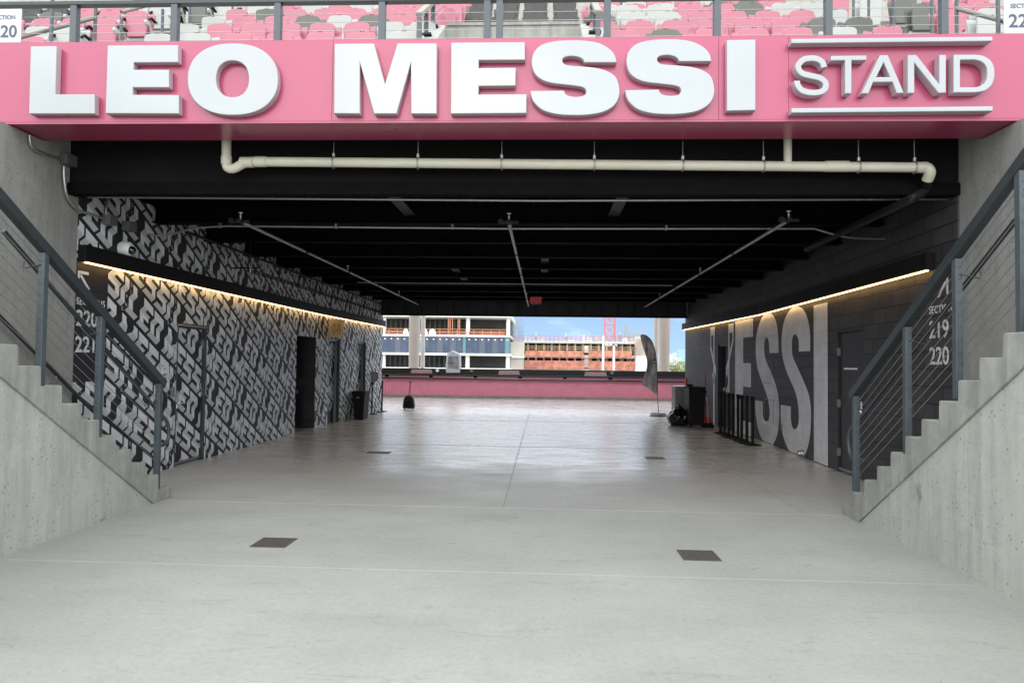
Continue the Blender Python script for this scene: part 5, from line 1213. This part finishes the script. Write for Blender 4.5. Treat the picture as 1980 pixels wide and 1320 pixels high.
for i in range(15):
    x = 1021+i*14.8
    for y0, y1 in ((667, 691), (693, 714)): a, b = pb_(x, y0, x+.9, y1, YC-.9, .12); sc.box(a, b)
    a, b = pb_(x-1.5, 690, x+2.5, 692, YC-1.0, .8); sc.box(a, b)
for y in (697.5, 703, 709.5): a, b = pb_(1014, y, 1229, y+.7, YC-.95, .1); sc.box((a[0], a[1], a[2]), (b[0], b[1], b[2]))
for i in range(29):
    x = 986+i*8.5; a, b = pb_(x, 648.5+(x-1000)*.006, x+.8, 660, YC-.2, .1); sc.box(a, b)
for y in (649.5, 654): a, b = pb_(985, y+.6, 1228, y+1.5, YC-.2, .1); sc.box(a, b)
for y in (670, 674): a, b = pb_(1014, y, 1226, y+.7, YC-.8, .1); ye.box(a, b)
sc.build('scaffold', M_scaf, cf); ye.build('yellow_rails', M_yel, cf)
a = 0
for x0, x1, y0 in ((1045, 1055, 652), (1128, 1131, 647), (1134, 1144, 650), (1150, 1159, 648), (1205, 1213, 652), (1098, 1112, 656)):
    A, B = pb_(x0, y0, x1, 659.5, YC+1, 1.5); c = (A[0]+B[0])/2
    MB().prism([(A[0], A[1], A[2]), (B[0], A[1], A[2]), (B[0], A[1], (A[2]+B[2])/2), (c, A[1], B[2]), (A[0], A[1], (A[2]+B[2])/2)], (0, 1.4, 0)).build('material_stack', (M_cbare2, M_wslab, M_cbare)[a % 3], cf); a += 1
def cage(x0, x1, y0, y1, nv, nh, r=.045, dy=0):
    rbm = MB()
    for i in range(nv):
        x = x0+(x1-x0)*i/(nv-1); p0 = atY(x, y1, YC+2+dy+(i % 2)*1.2); rbm.tube([p0, atY(x+random.uniform(-.3, .3), y0+random.uniform(-1, 1.5), YC+2+dy+(i % 2)*1.2)], r, 4)
    for k in range(nh):
        y = y1-(y1-y0)*.7*k/max(1, nh); rbm.tube([atY(x0, y, YC+1.9+dy), atY(x1, y, YC+1.9+dy)], r*.8, 4)
    rbm.build('rebar_cage', M_rebar, cf)
cage(988, 1013, 615, 661, 14, 8); cage(1199.5, 1204, 637, 660, 4, 3); cage(1206.5, 1213.5, 625, 660, 7, 8); cage(1216, 1220, 633, 660, 4, 5); cage(1222, 1245, 636, 654, 12, 6)
# crane mast
cm_ = thing('tower_crane', (atY(1180, 650, 150).x, 150, -8), 'red lattice mast of a tower crane rising behind the construction', 'crane')
x0 = atY(1170.5, 640, 150).x; x1 = atY(1190, 640, 150).x; wd = x1-x0; mb = MB()
for X in (x0, x1):
    for Y in (150, 150+wd): mb.bar((X, Y, -8), (X, Y, 34), .22, .22)
z = -8; k = 0
while z < 33:
    for Y in (150, 150+wd):
        mb.bar((x0, Y, z), (x1, Y, z), .14, .14); mb.bar((x0, Y, z), ((x0+x1)/2, Y, z+1.15), .1, .1); mb.bar((x1, Y, z), ((x0+x1)/2, Y, z+1.15), .1, .1)
        mb.bar(((x0+x1)/2, Y, z+1.15), (x0, Y, z+2.3), .1, .1); mb.bar(((x0+x1)/2, Y, z+1.15), (x1, Y, z+2.3), .1, .1)
    for X in (x0, x1): mb.bar((X, 150, z), (X, 150+wd, z), .12, .12, (1, 0, 0)); mb.bar((X, 150, z), (X, 150+wd, z+2.3), .1, .1, (1, 0, 0))
    z += 2.3
mb.build('mast', M_scaf, cm_)
# lamp posts of the car park
for x, yt, lab in ((1166.5, 649, 'taller white car park lamp post in front of the construction'), (1187, 669, 'shorter white car park lamp post with a twin head')):
    b = atY(x, yt, 62); t = thing('lamp_post', (b.x, 62, -8), lab, 'lamp post', 'car park lamp posts')
    MB().lathe([(.13, -8), (.10, b.z)], (b.x, 62, 0), 12).build('pole', M_whitep, t)
    hz = atY(1187, 668, 62).z; dr_ = -1 if x > 1180 else 1
    MB().bar((b.x, 62, hz), (b.x+dr_*.35, 62, hz+.04), .06, .06).build('arm', M_whitep, t)
    MB().hexa([(b.x+dr_*.15, 61.85, hz), (b.x+dr_*.62, 61.85, hz-.06), (b.x+dr_*.62, 62.15, hz-.06), (b.x+dr_*.15, 62.15, hz), (b.x+dr_*.2, 61.85, hz+.17), (b.x+dr_*.5, 61.85, hz+.1), (b.x+dr_*.5, 62.15, hz+.1), (b.x+dr_*.2, 62.15, hz+.17)]).build('lamp_head', M_whitep, t, .03)
    if x > 1180: MB().hexa([(b.x+.1, 61.85, hz), (b.x+.32, 61.85, hz-.03), (b.x+.32, 62.15, hz-.03), (b.x+.1, 62.15, hz), (b.x+.12, 61.85, hz+.13), (b.x+.28, 61.85, hz+.1), (b.x+.28, 62.15, hz+.1), (b.x+.12, 62.15, hz+.13)]).build('lamp_head', M_whitep, t, .02)

# workers on the upper deck : one skinned body each
def worker(x, y, Y, shirt, label):
    p = atY(x, y, Y); me = bpy.data.meshes.new('body')
    V = [(0, 0, .95), (0, 0, 1.2), (0, .0, 1.42), (0, 0, 1.55), (0, 0, 1.68), (.1, 0, .88), (.13, -.08, .48), (.13, 0, .08), (.13, -.12, .04), (-.1, 0, .88), (-.14, .06, .48), (-.15, .1, .08), (-.15, -.02, .04),
         (.2, 0, 1.4), (.28, -.04, 1.14), (.24, -.22, .98), (-.2, 0, 1.4), (-.29, -.02, 1.14), (-.26, -.2, 1.0)]
    Ed = [(0, 1), (1, 2), (2, 3), (3, 4), (0, 5), (5, 6), (6, 7), (7, 8), (0, 9), (9, 10), (10, 11), (11, 12), (2, 13), (13, 14), (14, 15), (2, 16), (16, 17), (17, 18)]
    Rr = [.15, .14, .13, .055, .1, .09, .065, .05, .04, .09, .065, .05, .04, .065, .045, .035, .065, .045, .035]
    me.from_pydata(V, Ed, []); o = bpy.data.objects.new('person', me); COL.objects.link(o); o.location = p
    sk = o.modifiers.new('skin', 'SKIN'); 
    for i, q in enumerate(me.skin_vertices[0].data): q.radius = (Rr[i]*1.0, Rr[i]*.8); q.use_root = (i == 0)
    o.modifiers.new('sub', 'SUBSURF').levels = 1; o.modifiers['sub'].render_levels = 1
    me.materials.append(mat('work_trousers', (.12, .13, .18), .8)); tag(o, label, 'person', 'workers on the construction deck'); ORIG[o.name] = Vector((0, 0, 0))
    MB().lathe([(.175, .92), (.18, 1.2), (.19, 1.38), (.09, 1.47)], (0, 0, 0), 12).build('vest', mat('vest_'+shirt, {'yellow': (.75, .7, .05), 'orange': (.7, .2, .03)}[shirt], .7), o)
    MB().lathe([(.13, 1.68), (.12, 1.76), (.06, 1.82)], (0, -.01, 0), 12).build('helmet', M_whitep, o)
worker(1036, 660, YC+.5, 'yellow', 'worker in a yellow vest, leftmost on the construction deck')
worker(1094, 660.5, YC+.5, 'yellow', 'worker in a yellow vest near the middle of the construction deck')
worker(1198, 661, YC+.5, 'orange', 'worker in an orange vest, rightmost on the construction deck')

# trees right of the outside columns
leafm = [mat('leaf_a', (.13, .17, .04), .6, var=.35, vscale=1.2), mat('leaf_b', (.22, .25, .07), .6, var=.3, vscale=1.5)]
def tree(x, ytop, Y, W, label, seed):
    rnd = random.Random(seed); top = atY(x, ytop, Y); H = top.z+8; X = top.x
    t = thing('broadleaf_tree', (X, Y, -8), label, 'tree', 'trees beyond the stadium')
    tr = MB(); tr.tube([(X, Y, -8), (X+.1, Y, -8+H*.3), (X, Y, -8+H*.55)], [.3, .22, .12], 8)
    lim = []
    for k in range(7):
        a = k*.9; e = Vector((X+math.cos(a)*W*.6, Y+math.sin(a)*W*.6, -8+H*rnd.uniform(.6, .85))); tr.tube([(X, Y, -8+H*.3), e], [.12, .04], 5); lim.append(e)
    tr.build('trunk', mat('bark', (.12, .09, .06), .9), t)
    cr_ = MB(); cl = []
    for k in range(26):
        a = rnd.uniform(0, 6.28); r = W*math.sqrt(rnd.random())*.85; z = rnd.uniform(.45, .93); f = math.sqrt(max(.05, 1-((z-.62)/.36)**2)); cl.append((Vector((X+math.cos(a)*r*f, Y+math.sin(a)*r*f, -8+H*z)), rnd.uniform(.55, 1.1)))
    for c, r in cl:
        for q in range(70):
            d_ = Vector((rnd.gauss(0, 1), rnd.gauss(0, 1), rnd.gauss(0, .8))).normalized()*r*rnd.uniform(.6, 1.05); p_ = c+d_; s = rnd.uniform(.09, .2)
            u = Vector((rnd.gauss(0, 1), rnd.gauss(0, 1), rnd.gauss(0, 1))).normalized(); v = u.orthogonal().normalized(); cr_.cur = 0 if rnd.random() < .55 else 1
            cr_.add([p_-u*s, p_+v*s*.6, p_+u*s, p_-v*s*.6], [(0, 1, 2, 3)])
    cr_.build('crown', leafm, t)
tree(1262, 699, 118, 2.6, 'green tree behind the slim cream column', 2)
tree(1300, 694.5, 112, 2.3, 'green tree just right of the thick tan column', 3)
tree(1318, 696, 120, 2.6, 'rounded green tree at the right edge of the opening', 4)
tree(1334, 697, 105, 2.4, 'green tree mostly behind the black block wall', 5)
# skyline: bluish distance haze is painted into the wall colours
for i, (x0, x1, y0, c, lab) in enumerate(((1294.5, 1303, 685, (.60, .68, .74), 'pale low tower on the far skyline, left of the blue one'), (1303.5, 1309.5, 682, (.50, .62, .72), 'pale blue tower in the middle of the far skyline'), (1311, 1325, 676, (.30, .45, .62), 'wide blue tower on the far skyline against the wall edge'), (1306, 1318, 692, (.72, .72, .70), 'low white block at the foot of the far skyline'))):
    Y = 2400-i*60; a = atY(x0, 690, Y); b = atY(x1, 690, Y); zt_ = atY(x0, y0, Y).z
    t = thing('distant_tower', ((a.x+b.x)/2, Y, -9), lab, 'building', 'towers on the skyline')
    box('wall', (a.x, Y, -9), (b.x, Y+25, zt_), mat('far_'+str(i), c, .6), t)
    mb = MB(); z = 0
    while z < zt_-3: mb.box((a.x+.8, Y-.4, z), (b.x-.8, Y-.05, z+1.6)); z += 3.6
    mb.build('window_bands', mat('farwin_'+str(i), tuple(v*.82 for v in c), .3), t)
# remove the seat prototypes' placeholder labels (all prototypes were placed)
